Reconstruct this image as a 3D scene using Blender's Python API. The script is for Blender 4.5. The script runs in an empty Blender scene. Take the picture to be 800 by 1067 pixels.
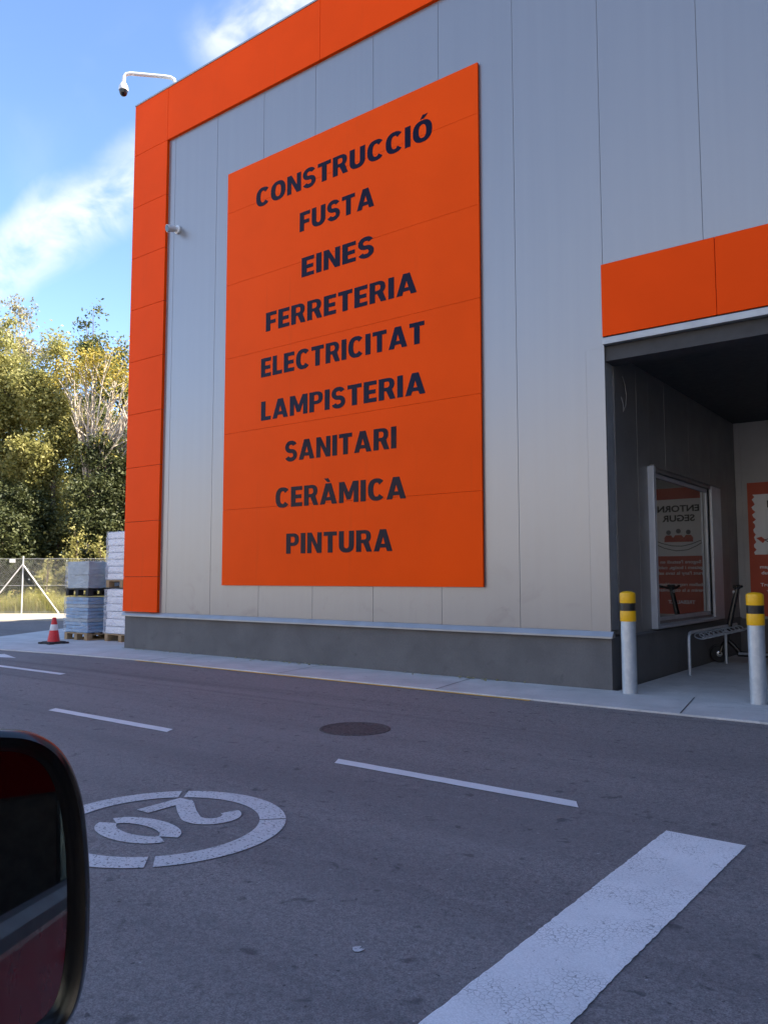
import bpy, bmesh, math, random
import numpy as np
from mathutils import Vector, Matrix

R = math.radians
S = bpy.context.scene
COL = S.collection
random.seed(7)
RNG = np.random.default_rng(11)

# ------------------------------------------------------------------ camera, world, sun, exposure
cam_d = bpy.data.cameras.new("camera")
cam = bpy.data.objects.new("camera", cam_d)
COL.objects.link(cam)
cam.location = (0.0, -8.5405, 1.25)
cam.rotation_mode = 'YXZ'
yaw, pitch, roll = R(37.196), R(4.7486), R(-0.045)
F = Vector((-math.sin(yaw) * math.cos(pitch), math.cos(yaw) * math.cos(pitch), math.sin(pitch)))
Rt = Vector((math.cos(yaw), math.sin(yaw), 0))
Up = Rt.cross(F)
Rr = Rt * math.cos(roll) + Up * math.sin(roll)
Ur = Up * math.cos(roll) - Rt * math.sin(roll)
cam.matrix_world = Matrix(((Rr.x, Ur.x, -F.x, 0.0), (Rr.y, Ur.y, -F.y, -8.5405), (Rr.z, Ur.z, -F.z, 1.25), (0, 0, 0, 1)))
cam_d.sensor_fit = 'VERTICAL'
cam_d.sensor_height = 36.0
cam_d.lens = 828.03 / 1067 * 36.0
cam_d.clip_start = 0.02
cam_d.clip_end = 2000
S.camera = cam

SUN_EL, SUN_AZ = R(41.0), R(25.0)      # azimuth measured from +X towards +Y
sun_dir = Vector((math.cos(SUN_AZ) * math.cos(SUN_EL), math.sin(SUN_AZ) * math.cos(SUN_EL), math.sin(SUN_EL)))
W = bpy.data.worlds.new("World")
S.world = W
W.use_nodes = True


def build_world():
    nt = W.node_tree
    nt.nodes.clear()
    N, L = nt.nodes.new, nt.links.new
    out = N('ShaderNodeOutputWorld')
    bg = N('ShaderNodeBackground')
    bg.inputs['Strength'].default_value = 0.13
    L(bg.outputs[0], out.inputs[0])
    sky = N('ShaderNodeTexSky')
    sky.sky_type = 'NISHITA'
    sky.sun_disc = False
    sky.sun_elevation = SUN_EL
    sky.sun_rotation = R(90) - SUN_AZ
    sky.air_density = 0.78
    sky.dust_density = 0.25
    sky.ozone_density = 3.6
    geo = N('ShaderNodeTexCoord')

    def math_(op, a, b=None, clamp=False):
        m = N('ShaderNodeMath'); m.operation = op; m.use_clamp = clamp
        for i, v in enumerate((a, b)):
            if v is None: continue
            if isinstance(v, (int, float)): m.inputs[i].default_value = v
            else: L(v, m.inputs[i])
        return m.outputs[0]

    def dot(vec):
        d = N('ShaderNodeVectorMath'); d.operation = 'DOT_PRODUCT'
        L(geo.outputs['Generated'], d.inputs[0]); d.inputs[1].default_value = vec
        return d.outputs['Value']

    def smooth(v, a, b, lo=0.0, hi=1.0):
        m = N('ShaderNodeMapRange'); m.interpolation_type = 'SMOOTHSTEP'
        L(v, m.inputs[0])
        for i, x in enumerate((a, b, lo, hi)): m.inputs[1 + i].default_value = x
        return m.outputs[0]
    mp = N('ShaderNodeMapping'); L(geo.outputs['Generated'], mp.inputs[0])
    mp.inputs['Rotation'].default_value = (0.5, 0.2, 0.6)
    mp.inputs['Scale'].default_value = (1.0, 1.6, 2.2)

    def noise(scale, detail, dist, rough=0.6):
        n = N('ShaderNodeTexNoise'); L(mp.outputs[0], n.inputs['Vector'])
        n.inputs['Scale'].default_value = scale; n.inputs['Detail'].default_value = detail
        n.inputs['Distortion'].default_value = dist; n.inputs['Roughness'].default_value = rough
        return n.outputs[0]
    n1, n2 = noise(4.2, 6, 0.4, 0.5), noise(11.0, 6, 0.6, 0.52)
    tex = math_('ADD', math_('MULTIPLY', n1, 0.6), math_('MULTIPLY', n2, 0.45))

    def band(d0, d1, width, soft, reach=1.6):
        a, b = Vector(d0).normalized(), Vector(d1).normalized()
        n = a.cross(b).normalized()
        w = math_('ADD', math_('ABSOLUTE', math_('ADD', dot(tuple(n)), math_('MULTIPLY', math_('SUBTRACT', n1, 0.5), 0.07))), 0)
        m = smooth(w, width * soft, width, 1.0, 0.0)
        # limited along its length
        mid = (a + b).normalized()
        ln = a.angle(b)
        return math_('MULTIPLY', m, smooth(dot(tuple(mid)), math.cos(ln * reach), math.cos(ln * reach * 0.4)))
    b1 = band((-0.845, 0.418, 0.334), (-0.734, 0.509, 0.447), 0.046, 0.05)
    b2 = band((-0.630, 0.532, 0.566), (-0.480, 0.610, 0.632), 0.046, 0.05, 0.72)
    cl = math_('MULTIPLY', b1, smooth(tex, 0.36, 0.62))
    cl2 = math_('MULTIPLY', b2, smooth(tex, 0.38, 0.62))
    thin = math_('MULTIPLY', smooth(n1, 0.50, 0.75), 0.06)
    low = math_('MULTIPLY', smooth(dot((0, 0, 1)), 0.0, 0.40, 1.0, 0.0), 0.12)
    back = math_('MULTIPLY', math_('MULTIPLY', smooth(dot((0.0, 1.0, 0.0)), -0.45, 0.05, 1.0, 0.0), smooth(n1, 0.36, 0.62)), 0.75)
    back = math_('MULTIPLY', back, smooth(dot((0, 0, 1)), 0.30, 0.75, 1.0, 0.12))
    allc = math_('MAXIMUM', math_('MAXIMUM', cl, cl2), math_('MAXIMUM', math_('MAXIMUM', thin, back), low))
    allc = math_('MULTIPLY', allc, 0.92, True)
    mix = N('ShaderNodeMix'); mix.data_type = 'RGBA'
    L(allc, mix.inputs['Factor'])
    gain = N('ShaderNodeMix'); gain.data_type = 'RGBA'; gain.blend_type = 'MULTIPLY'; gain.inputs['Factor'].default_value = 1.0
    L(sky.outputs[0], gain.inputs[6]); gain.inputs[7].default_value = (1.0, 1.0, 1.0, 1)
    L(gain.outputs[2], mix.inputs[6])
    mix.inputs[7].default_value = (3.0, 3.05, 3.2, 1)
    L(mix.outputs[2], bg.inputs['Color'])


build_world()
sd = bpy.data.lights.new("sun", 'SUN')
sd.energy = 5.0
sd.angle = R(0.5)
sd.color = (1.0, 0.89, 0.72)
sun = bpy.data.objects.new("sun", sd)
COL.objects.link(sun)
sun.location = (40, 20, 40)
sun.rotation_euler = (-sun_dir).to_track_quat('-Z', 'Y').to_euler()
S.view_settings.view_transform = 'Standard'
S.view_settings.look = 'None'
S.view_settings.gamma = 1.0
S.view_settings.use_curve_mapping = False
S.view_settings.exposure = 1.74
try:
    S.cycles.max_bounces = 8
    S.cycles.use_denoising = True
    S.cycles.caustics_reflective = False
    S.cycles.caustics_refractive = False
except Exception:
    pass


# ------------------------------------------------------------------ materials
class NT:
    def __init__(self, name):
        self.m = bpy.data.materials.new(name)
        self.m.use_nodes = True
        self.t = self.m.node_tree
        self.t.nodes.clear()
        self.out = self.n('ShaderNodeOutputMaterial')
        self.p = self.n('ShaderNodeBsdfPrincipled')
        self.t.links.new(self.p.outputs[0], self.out.inputs[0])
        self.tc = self.n('ShaderNodeTexCoord')

    def n(self, k): return self.t.nodes.new(k)

    def l(self, a, b): self.t.links.new(a, b)

    def set(self, **kw):
        for k, v in kw.items():
            k = {'color': 'Base Color', 'rough': 'Roughness', 'metal': 'Metallic', 'ior': 'IOR', 'coat': 'Coat Weight',
                 'coat_rough': 'Coat Roughness', 'trans': 'Transmission Weight', 'alpha': 'Alpha', 'spec': 'Specular IOR Level'}[k]
            if isinstance(v, tuple): v = (*v[:3], 1)
            if hasattr(v, 'links'): self.l(v, self.p.inputs[k])
            else: self.p.inputs[k].default_value = v
        return self

    def coord(self, scale=(1, 1, 1), obj=True):
        m = self.n('ShaderNodeMapping')
        m.inputs['Scale'].default_value = scale
        self.l(self.tc.outputs['Object'], m.inputs[0])
        return m.outputs[0]

    def noise(self, scale, detail=4, dist=0.0, vec=None, rough=0.55):
        x = self.n('ShaderNodeTexNoise')
        x.inputs['Scale'].default_value = scale
        x.inputs['Detail'].default_value = detail
        x.inputs['Distortion'].default_value = dist
        x.inputs['Roughness'].default_value = rough
        self.l(vec if vec is not None else self.tc.outputs['Object'], x.inputs['Vector'])
        return x.outputs[0]

    def vor(self, scale, feature='F1', vec=None, rnd=1.0):
        x = self.n('ShaderNodeTexVoronoi')
        x.feature = feature
        x.inputs['Scale'].default_value = scale
        x.inputs['Randomness'].default_value = rnd
        self.l(vec if vec is not None else self.tc.outputs['Object'], x.inputs['Vector'])
        return x.outputs['Distance']

    def ramp(self, v, a, b, lo=0.0, hi=1.0):
        m = self.n('ShaderNodeMapRange')
        self.l(v, m.inputs[0])
        for i, x in enumerate((a, b, lo, hi)): m.inputs[1 + i].default_value = x
        return m.outputs[0]

    def mix(self, f, a, b, mode='MIX'):
        m = self.n('ShaderNodeMix')
        m.data_type = 'RGBA'
        m.blend_type = mode
        for s, v in ((m.inputs['Factor'], f), (m.inputs[6], a), (m.inputs[7], b)):
            if isinstance(v, tuple): s.default_value = (*v[:3], 1)
            elif isinstance(v, (int, float)): s.default_value = v
            else: self.l(v, s)
        return m.outputs[2]

    def mth(self, op, a, b=0.0):
        m = self.n('ShaderNodeMath')
        m.operation = op
        for i, v in enumerate((a, b)):
            if isinstance(v, (int, float)): m.inputs[i].default_value = v
            else: self.l(v, m.inputs[i])
        return m.outputs[0]

    def bump(self, h, strength=0.3, dist=0.01):
        b = self.n('ShaderNodeBump')
        b.inputs['Strength'].default_value = strength
        b.inputs['Distance'].default_value = dist
        self.l(h, b.inputs['Height'])
        self.l(b.outputs[0], self.p.inputs['Normal'])
        return self


def plain(name, color, rough=0.5, metal=0.0, var=0.12, scale=6.0, bump=0.0, **kw):
    t = NT(name)
    n = t.noise(scale, 6)
    dark = tuple(c * (1 - var) for c in color)
    lite = tuple(min(1, c * (1 + var)) for c in color)
    t.set(color=t.mix(t.ramp(n, 0.3, 0.7), dark, lite), rough=t.ramp(t.noise(scale * 2.3, 4), 0.3, 0.7, max(0, rough - 0.06), rough + 0.06), metal=metal, **kw)
    if bump: t.bump(t.noise(scale * 6, 4), bump, 0.004)
    return t.m


def asphalt_mat():
    t = NT("asphalt")
    fine = t.noise(170, 3, rough=0.7)
    agg = t.vor(120)
    mid = t.noise(14, 5)
    blot = t.noise(0.55, 6, 0.6)
    streak = t.noise(1.0, 6, 0.3, t.coord((0.12, 1.2, 1)))
    c = t.mix(t.ramp(fine, 0.3, 0.72), (0.080, 0.072, 0.069), (0.385, 0.350, 0.338))
    c = t.mix(t.ramp(agg, 0.0, 0.16, 0.6, 0.0), c, (0.27, 0.258, 0.262))
    grit = t.noise(52, 6, rough=0.8)
    c = t.mix(t.ramp(grit, 0.50, 0.64, 0.0, 0.72), c, (0.058, 0.053, 0.056))
    c = t.mix(t.ramp(grit, 0.34, 0.46, 0.55, 0.0), c, (0.33, 0.31, 0.31))
    c = t.mix(t.ramp(mid, 0.50, 0.72, 0.0, 0.38), c, (0.075, 0.070, 0.076))
    c = t.mix(t.ramp(blot, 0.35, 0.68, 0.0, 0.42), c, (0.235, 0.218, 0.212))
    c = t.mix(t.ramp(streak, 0.45, 0.7, 0.0, 0.42), c, (0.088, 0.083, 0.088))
    tyre = t.noise(1.0, 4, 0.15, t.coord((0.05, 2.6, 1)))
    c = t.mix(t.ramp(tyre, 0.56, 0.70, 0.0, 0.35), c, (0.06, 0.056, 0.060))
    spots = t.noise(7.5, 3, 0.3)
    c = t.mix(t.ramp(spots, 0.64, 0.70, 0.0, 0.6), c, (0.045, 0.042, 0.046))
    pale = t.noise(1.9, 5, 0.4)
    c = t.mix(t.ramp(pale, 0.66, 0.78, 0.0, 0.35), c, (0.27, 0.26, 0.26))
    chips = t.noise(30, 2)
    c = t.mix(t.ramp(chips, 0.70, 0.74, 0.0, 0.7), c, (0.035, 0.033, 0.036))
    flecks = t.noise(43, 1)
    c = t.mix(t.ramp(flecks, 0.76, 0.79, 0.0, 0.6), c, (0.42, 0.41, 0.40))
    t.set(color=c, rough=0.82)
    t.bump(t.mth('ADD', t.mth('MULTIPLY', fine, 0.6), t.mth('MULTIPLY', mid, 0.4)), 0.55, 0.006)
    return t.m


def paint_mat(name, base=(0.70, 0.70, 0.71), wear=0.5, crack=True, scale=1.0):
    t = NT(name)
    under = t.mix(t.ramp(t.noise(150, 3), 0.3, 0.7), (0.05, 0.05, 0.055), (0.13, 0.125, 0.13))
    dirt = t.noise(3.2, 6, 0.4)
    c = t.mix(t.ramp(dirt, 0.40, 0.78, 0.0, 0.42), base, tuple(x * 0.62 for x in base))
    grain = t.noise(190, 2)
    c = t.mix(t.ramp(grain, 0.35, 0.65, 0.0, 0.28), c, tuple(x * 0.45 for x in base))
    if crack:
        wob = t.n('ShaderNodeVectorMath'); wob.operation = 'ADD'
        nz = t.n('ShaderNodeTexNoise'); nz.inputs['Scale'].default_value = 18; nz.inputs['Detail'].default_value = 3
        sc = t.n('ShaderNodeVectorMath'); sc.operation = 'SCALE'; sc.inputs['Scale'].default_value = 0.035
        t.l(t.tc.outputs['Object'], nz.inputs['Vector']); t.l(nz.outputs['Color'], sc.inputs[0])
        t.l(t.tc.outputs['Object'], wob.inputs[0]); t.l(sc.outputs[0], wob.inputs[1])
        e = t.vor(50 * scale, 'DISTANCE_TO_EDGE', wob.outputs[0])
        zone = t.ramp(t.noise(4.2, 4), 0.40, 0.62, 0.0, 1.0)
        ck = t.mth('MULTIPLY', t.ramp(e, 0.012, 0.06, 1.0, 0.0), zone)
        c = t.mix(t.mth('MULTIPLY', ck, 0.62), c, under)
    holes = t.noise(60, 4)
    c = t.mix(t.ramp(holes, 0.74 - 0.14 * wear, 0.79 - 0.14 * wear, 0.0, 0.85), c, under)
    t.set(color=c, rough=0.7)
    t.bump(t.noise(150, 3), 0.35, 0.004)
    return t.m


def concrete_mat(name, col, joints=None):
    t = NT(name)
    c = t.mix(t.ramp(t.noise(2.2, 7, 0.4), 0.3, 0.7), tuple(x * 0.80 for x in col), tuple(x * 1.08 for x in col))
    c = t.mix(t.ramp(t.noise(45, 4), 0.35, 0.7, 0.0, 0.35), c, tuple(x * 0.65 for x in col))
    c = t.mix(t.ramp(t.noise(5.5, 5, 0.8), 0.62, 0.74, 0.0, 0.45), c, tuple(x * 0.5 for x in col))
    t.set(color=c, rough=0.85)
    t.bump(t.noise(80, 5), 0.35, 0.004)
    return t.m


def cladding_mat():
    t = NT("silver_cladding")
    tc = t.coord((1, 1, 1))
    stre = t.noise(1.0, 5, 0.0, t.coord((9.0, 1, 0.22)))
    c = t.mix(t.ramp(stre, 0.3, 0.75), (0.322, 0.324, 0.334), (0.338, 0.340, 0.350))
    # rub marks and grime near the foot of the wall
    sep = t.n('ShaderNodeSeparateXYZ'); t.l(t.tc.outputs['Object'], sep.inputs[0])
    low = t.ramp(sep.outputs['Z'], 0.6, 1.7, 1.0, 0.0)
    sm = t.mth('MULTIPLY', t.ramp(t.noise(2.6, 6, 0.9), 0.56, 0.74), low)
    c = t.mix(t.mth('MULTIPLY', sm, 0.55), c, (0.22, 0.21, 0.22))
    sc = t.ramp(t.noise(7.0, 5, 0.3, t.coord((1.6, 1, 0.5))), 0.72, 0.76, 0.0, 0.35)
    c = t.mix(t.mth('MULTIPLY', sc, low), c, (0.15, 0.14, 0.15))
    t.set(color=c, metal=0.60, rough=t.ramp(stre, 0.3, 0.7, 0.31, 0.34))
    wob = t.noise(1.0, 2, 0.0, t.coord((0.9, 1, 0.45)))
    rib = t.n('ShaderNodeTexWave'); rib.wave_type = 'BANDS'; rib.bands_direction = 'X'
    rib.inputs['Scale'].default_value = 6.5; rib.inputs['Distortion'].default_value = 0.0
    t.l(t.tc.outputs['Object'], rib.inputs['Vector'])
    t.bump(t.mth('ADD', t.mth('MULTIPLY', wob, 1.0), t.mth('MULTIPLY', rib.outputs[0], 0.02)), 0.14, 0.05)
    return t.m


def orange_mat(name, col=(0.98, 0.080, 0.004), rough=0.45, spec=0.05):
    t = NT(name)
    n = t.noise(0.9, 4, 0.2)
    c = t.mix(t.ramp(n, 0.3, 0.7), tuple(x * 0.95 for x in col), tuple(x * 1.04 for x in col))
    d = t.noise(1.0, 5, 0.0, t.coord((6, 1, 0.4)))
    c = t.mix(t.ramp(d, 0.62, 0.8, 0.0, 0.12), c, (0.35, 0.08, 0.03))
    t.set(color=c, rough=rough, spec=spec)
    t.bump(t.noise(1.2, 2), 0.06, 0.05)
    return t.m


def foliage(name, a, b, trans=0.35, seed=0.0):
    t = NT(name)
    g = t.n('ShaderNodeNewGeometry')
    n = t.noise(0.55, 3)
    ri = g.outputs['Random Per Island']
    c = t.mix(ri, a, b)
    c = t.mix(t.ramp(n, 0.35, 0.65, 0.0, 0.5), c, tuple(x * 0.62 for x in a))
    t.set(color=c, rough=0.6)
    tr = t.n('ShaderNodeBsdfTranslucent')
    t.l(c, tr.inputs[0])
    ms = t.n('ShaderNodeMixShader')
    ms.inputs[0].default_value = trans
    t.l(t.p.outputs[0], ms.inputs[1])
    t.l(tr.outputs[0], ms.inputs[2])
    t.l(ms.outputs[0], t.out.inputs[0])
    return t.m


def emit(name, col, s):
    t = NT(name)
    t.set(color=col)
    t.p.inputs['Emission Color'].default_value = (*col, 1)
    t.p.inputs['Emission Strength'].default_value = s
    return t.m


def galv_mat():
    t = NT("galvanised_steel")
    v = t.n('ShaderNodeTexVoronoi'); v.inputs['Scale'].default_value = 28
    t.l(t.tc.outputs['Object'], v.inputs['Vector'])
    c = t.mix(t.ramp(t.noise(12, 5, 0.3), 0.3, 0.7), (0.50, 0.55, 0.60), (0.62, 0.66, 0.70))
    bw = t.n('ShaderNodeRGBToBW'); t.l(v.outputs['Color'], bw.inputs[0])
    c = t.mix(t.ramp(bw.outputs[0], 0.2, 0.8, 0.0, 0.4), c, (0.42, 0.47, 0.53))
    t.set(color=c, metal=0.55, rough=t.ramp(t.noise(20, 4), 0.3, 0.7, 0.35, 0.5))
    return t.m


def wrap_mat(name, col, alpha):
    t = NT(name)
    n = t.noise(1.0, 6, 1.5, t.coord((2.0, 2.0, 9.0)))
    t.set(color=t.mix(t.ramp(n, 0.35, 0.7), tuple(x * 0.85 for x in col), col), rough=0.18, alpha=t.ramp(n, 0.3, 0.75, alpha * 0.55, min(1, alpha * 1.5)))
    t.bump(n, 0.8, 0.03)
    return t.m


M = {}
M['asphalt'] = asphalt_mat()
M['paint'] = paint_mat("road_paint", (0.92, 0.91, 0.90), 0.35)
M['paint_worn'] = paint_mat("worn_road_paint", (0.68, 0.67, 0.67), 1.15)
M['paint_line'] = paint_mat("line_paint", (0.80, 0.79, 0.79), 0.3, False)
M['paint_yellow'] = paint_mat("yellow_kerb_paint", (0.85, 0.52, 0.10), 0.7, False)
M['concrete'] = concrete_mat("concrete_pavement", (0.60, 0.595, 0.58))
M['verge'] = concrete_mat("pale_concrete_verge", (0.44, 0.40, 0.33))
M['soil'] = concrete_mat("dry_soil", (0.20, 0.16, 0.10))
M['silver'] = cladding_mat()
M['flash'] = plain("aluminium_flashing", (0.38, 0.395, 0.41), 0.38, 0.5, 0.10, 3)
M['gap'] = plain("dark_joint", (0.05, 0.055, 0.06), 0.7)
M['joint'] = plain('grey_joint', (0.27, 0.28, 0.29), 0.7)
M['plinth'] = concrete_mat("grey_plinth", (0.15, 0.148, 0.15))
M['recess'] = plain("dark_grey_cladding", (0.19, 0.184, 0.184), 0.42, 0.25, 0.12, 1.5)
M['recessback'] = plain("lit_grey_back_panel", (0.44, 0.435, 0.435), 0.5, 0.1, 0.10, 1.5)  # lighter than the side wall: light off the ground put into the colour
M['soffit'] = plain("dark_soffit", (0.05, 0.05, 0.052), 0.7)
M['orange'] = orange_mat("orange_composite_panel")
M['sign'] = orange_mat("orange_sign_sheet", (0.99, 0.088, 0.003), 0.40, 0.06)
M['letter'] = plain("navy_letter_vinyl", (0.007, 0.005, 0.022), 0.12, 0.0, 0.2, 4, spec=0.13)
M['roof'] = plain("roof_gravel", (0.30, 0.29, 0.28), 0.9, 0, 0.2, 20)
M['galv'] = galv_mat()
M['yellow'] = plain("yellow_band_paint", (0.93, 0.50, 0.006), 0.42, 0, 0.06, 20)
M['black'] = plain("black_band", (0.012, 0.012, 0.013), 0.35, 0, 0.2, 20)
M['rubber'] = plain("black_rubber", (0.018, 0.018, 0.019), 0.75, 0, 0.25, 30, 0.3)
M['white'] = plain("white_enamel", (0.78, 0.78, 0.77), 0.35, 0, 0.05, 8)
M['dome'] = plain("smoked_dome", (0.012, 0.011, 0.013), 0.06, 0, 0.1, 4)
M['frame'] = plain("grey_window_frame", (0.52, 0.55, 0.60), 0.4, 0.4, 0.08, 4)
M['steel'] = plain("bright_steel", (0.5, 0.52, 0.55), 0.28, 0.8, 0.1, 12)
M['conered'] = plain("cone_red_plastic", (0.62, 0.028, 0.035), 0.5, 0, 0.12, 14)
M['conewhite'] = plain("cone_white_band", (0.72, 0.72, 0.74), 0.4, 0, 0.08, 14)
M['wood'] = plain("pallet_wood", (0.36, 0.25, 0.14), 0.8, 0, 0.3, 9, 0.3)
M['carton'] = plain("white_carton", (0.90, 0.90, 0.93), 0.5, 0, 0.06, 5)
M['bluebag'] = plain("blue_packs", (0.13, 0.30, 0.52), 0.45, 0, 0.3, 7)
M['greybag'] = plain("grey_packs", (0.34, 0.38, 0.40), 0.5, 0, 0.25, 6)
M['wrap'] = wrap_mat("clear_stretch_wrap", (0.70, 0.77, 0.84), 0.31)
M['wrapw'] = wrap_mat("white_stretch_wrap", (0.80, 0.82, 0.88), 0.30)
M['postgrey'] = plain("galvanised_fence", (0.62, 0.63, 0.62), 0.5, 0.2, 0.1, 6)
M['bark'] = plain("brown_bark", (0.13, 0.10, 0.075), 0.9, 0, 0.35, 6, 0.5)
M['palebark'] = plain("pale_bark", (0.55, 0.47, 0.38), 0.85, 0, 0.25, 5, 0.4)
M['leaf_olive'] = foliage("olive_leaves", (0.29, 0.29, 0.085), (0.56, 0.51, 0.20), 0.45)
M['leaf_mid'] = foliage("mid_green_leaves", (0.10, 0.13, 0.04), (0.24, 0.25, 0.09), 0.35)
M['leaf_dark'] = foliage("dark_green_leaves", (0.045, 0.062, 0.022), (0.17, 0.185, 0.07), 0.3)
M['leaf_yellow'] = foliage("yellow_leaves", (0.40, 0.30, 0.04), (0.62, 0.50, 0.11), 0.35)
M['leaf_pale'] = foliage("pale_leaves", (0.34, 0.31, 0.17), (0.50, 0.46, 0.29), 0.35)
M['grass'] = foliage("dry_green_grass", (0.30, 0.32, 0.05), (0.60, 0.50, 0.18), 0.35)
M['added_hill'] = foliage("wooded_hillside", (0.12, 0.11, 0.055), (0.12, 0.11, 0.055), 0.0)
M['posterred'] = plain("poster_red_print", (0.52, 0.075, 0.03), 0.4, 0, 0.06, 4)
M['posterwhite'] = plain("poster_white_print", (0.90, 0.90, 0.90), 0.4, 0, 0.03, 4)
M['ink'] = plain("poster_black_ink", (0.02, 0.02, 0.022), 0.5)
M['inkgrey'] = plain("poster_grey_ink", (0.16, 0.16, 0.17), 0.5)
M['manhole'] = plain("cast_iron", (0.075, 0.066, 0.064), 0.75, 0.1, 0.6, 45, 0.8)
M['carred'] = plain("dark_red_car_paint", (0.26, 0.005, 0.012), 0.3, 0.0, 0.05, 3, coat=0.15, coat_rough=0.02, spec=0.3)
M['carblack'] = plain("gloss_black_plastic", (0.012, 0.012, 0.014), 0.22, 0, 0.1, 8)
M['cartrim'] = plain("satin_belt_trim", (0.06, 0.066, 0.072), 0.45, 0.0, 0.05, 8)
M['carfabric'] = plain("dark_seat_fabric", (0.06, 0.052, 0.05), 0.9, 0, 0.2, 30)
M['lamp'] = emit("warm_tube_lamp", (1.0, 0.93, 0.8), 1.4)
M['headliner'] = plain('warm_grey_headliner', (0.16, 0.10, 0.085), 0.95, 0, 0.2, 20)
M['cream'] = plain('cream_render', (0.71, 0.665, 0.60), 0.9, 0, 0.06, 0.6)
M['wire'] = plain("pale_cable", (0.26, 0.25, 0.24), 0.5)
t_ = NT("mirror_silvering"); t_.set(color=(0.80, 0.84, 0.85), metal=1.0, rough=t_.ramp(t_.noise(30, 3), 0.3, 0.7, 0.01, 0.03)); M['mirror'] = t_.m
t_ = NT("tinted_window_glass"); t_.set(color=t_.mix(t_.ramp(t_.noise(2, 3), 0.3, 0.7), (0.012, 0.018, 0.020), (0.02, 0.027, 0.03)), rough=0.02, ior=3.6); M['glass'] = t_.m
t_ = NT("car_glass"); t_.set(color=(0.6, 0.68, 0.66), rough=0.01, trans=1.0, ior=1.05); t_.l(t_.ramp(t_.noise(20, 2), 0, 1, 0.0, 0.02), t_.p.inputs['Roughness']); M['carglass'] = t_.m


# ------------------------------------------------------------------ mesh helpers
class MB:
    """collects shapes in world coordinates and links them as one mesh object"""

    def __init__(s): s.v, s.f, s.mi, s.cur = [], [], [], 0

    def add(s, vs, fs):
        o = len(s.v)
        s.v += [tuple(p) for p in vs]
        for f in fs:
            s.f.append(tuple(i + o for i in f))
            s.mi.append(s.cur)
        return s

    def box(s, a, b, rot=0.0, piv=None):
        x0, y0, z0 = a
        x1, y1, z1 = b
        vs = [Vector((x, y, z)) for z in (z0, z1) for x, y in ((x0, y0), (x1, y0), (x1, y1), (x0, y1))]
        if rot:
            p = Vector(piv or ((x0 + x1) / 2, (y0 + y1) / 2, 0))
            m = Matrix.Rotation(rot, 3, 'Z')
            vs = [m @ (v - p) + p for v in vs]
        return s.add(vs, [(3, 2, 1, 0), (4, 5, 6, 7), (0, 1, 5, 4), (1, 2, 6, 5), (2, 3, 7, 6), (3, 0, 4, 7)])

    def tube(s, pts, rad, n=10, cap=True):
        pts = [Vector(p) for p in pts]
        rr = rad if isinstance(rad, (list, tuple)) else [rad] * len(pts)
        rings = []
        prev = None
        for i, p in enumerate(pts):
            d = (pts[min(i + 1, len(pts) - 1)] - pts[max(i - 1, 0)]).normalized()
            if prev is None:
                u = d.orthogonal().normalized()
            else:
                u = (prev - d * prev.dot(d))
                u = u.normalized() if u.length > 1e-6 else d.orthogonal().normalized()
            prev = u
            w = d.cross(u)
            rings.append([p + (u * math.cos(2 * math.pi * k / n) + w * math.sin(2 * math.pi * k / n)) * rr[i] for k in range(n)])
        vs = [q for r_ in rings for q in r_]
        fs = []
        for i in range(len(pts) - 1):
            for k in range(n):
                a, b = i * n + k, i * n + (k + 1) % n
                fs.append((a, b, b + n, a + n))
        if cap:
            fs.append(tuple(reversed(range(n))))
            fs.append(tuple(range((len(pts) - 1) * n, len(pts) * n)))
        return s.add(vs, fs)

    def lathe(s, c, prof, n=24, axis=(0, 0, 1)):
        ax = Vector(axis).normalized()
        u = ax.orthogonal().normalized()
        w = ax.cross(u)
        c = Vector(c)
        vs, fs = [], []
        for r_, h in prof:
            for k in range(n):
                a = 2 * math.pi * k / n
                vs.append(c + ax * h + (u * math.cos(a) + w * math.sin(a)) * r_)
        for i in range(len(prof) - 1):
            for k in range(n):
                a, b = i * n + k, i * n + (k + 1) % n
                fs.append((a, b, b + n, a + n))
        fs.append(tuple(reversed(range(n))))
        fs.append(tuple(range((len(prof) - 1) * n, len(prof) * n)))
        return s.add(vs, fs)

    def prism(s, poly, fn0, fn1):
        """poly: 2-D outline; fn0/fn1 map (a, b) to the two end faces"""
        n = len(poly)
        vs = [fn0(*p) for p in poly] + [fn1(*p) for p in poly]
        fs = [tuple(reversed(range(n))), tuple(range(n, 2 * n))]
        for i in range(n):
            j = (i + 1) % n
            fs.append((i, j, j + n, i + n))
        return s.add(vs, fs)

    def sheet(s, poly, z):
        return s.add([(x, y, z) for x, y in poly], [tuple(range(len(poly)))])

    def build(s, name, mat, parent=None, bevel=0.0, smooth=False, seg=2, origin=None):
        me = bpy.data.meshes.new(name)
        o = bpy.data.objects.new(name, me)
        COL.objects.link(o)
        base = Vector((0, 0, 0))
        if parent is not None:
            base = parent_world(parent)
        elif origin is not None:
            base = Vector(origin)
            o.location = base
        me.from_pydata([tuple(Vector(p) - base) for p in s.v], [], s.f)
        mats = mat if isinstance(mat, (list, tuple)) else [mat]
        for m_ in mats: me.materials.append(m_)
        if len(mats) > 1: me.polygons.foreach_set('material_index', s.mi)
        if smooth:
            me.polygons.foreach_set('use_smooth', [True] * len(me.polygons))
        bm = bmesh.new(); bm.from_mesh(me)
        bmesh.ops.recalc_face_normals(bm, faces=bm.faces)
        bm.to_mesh(me); bm.free()
        if bevel:
            b = o.modifiers.new('bevel', 'BEVEL'); b.width = bevel; b.segments = seg; b.limit_method = 'ANGLE'; b.angle_limit = R(35)
        if smooth:
            try:
                me.set_sharp_from_angle(angle=R(40))
            except Exception:
                pass
        if parent is not None:
            o.parent = parent
        return o


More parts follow.
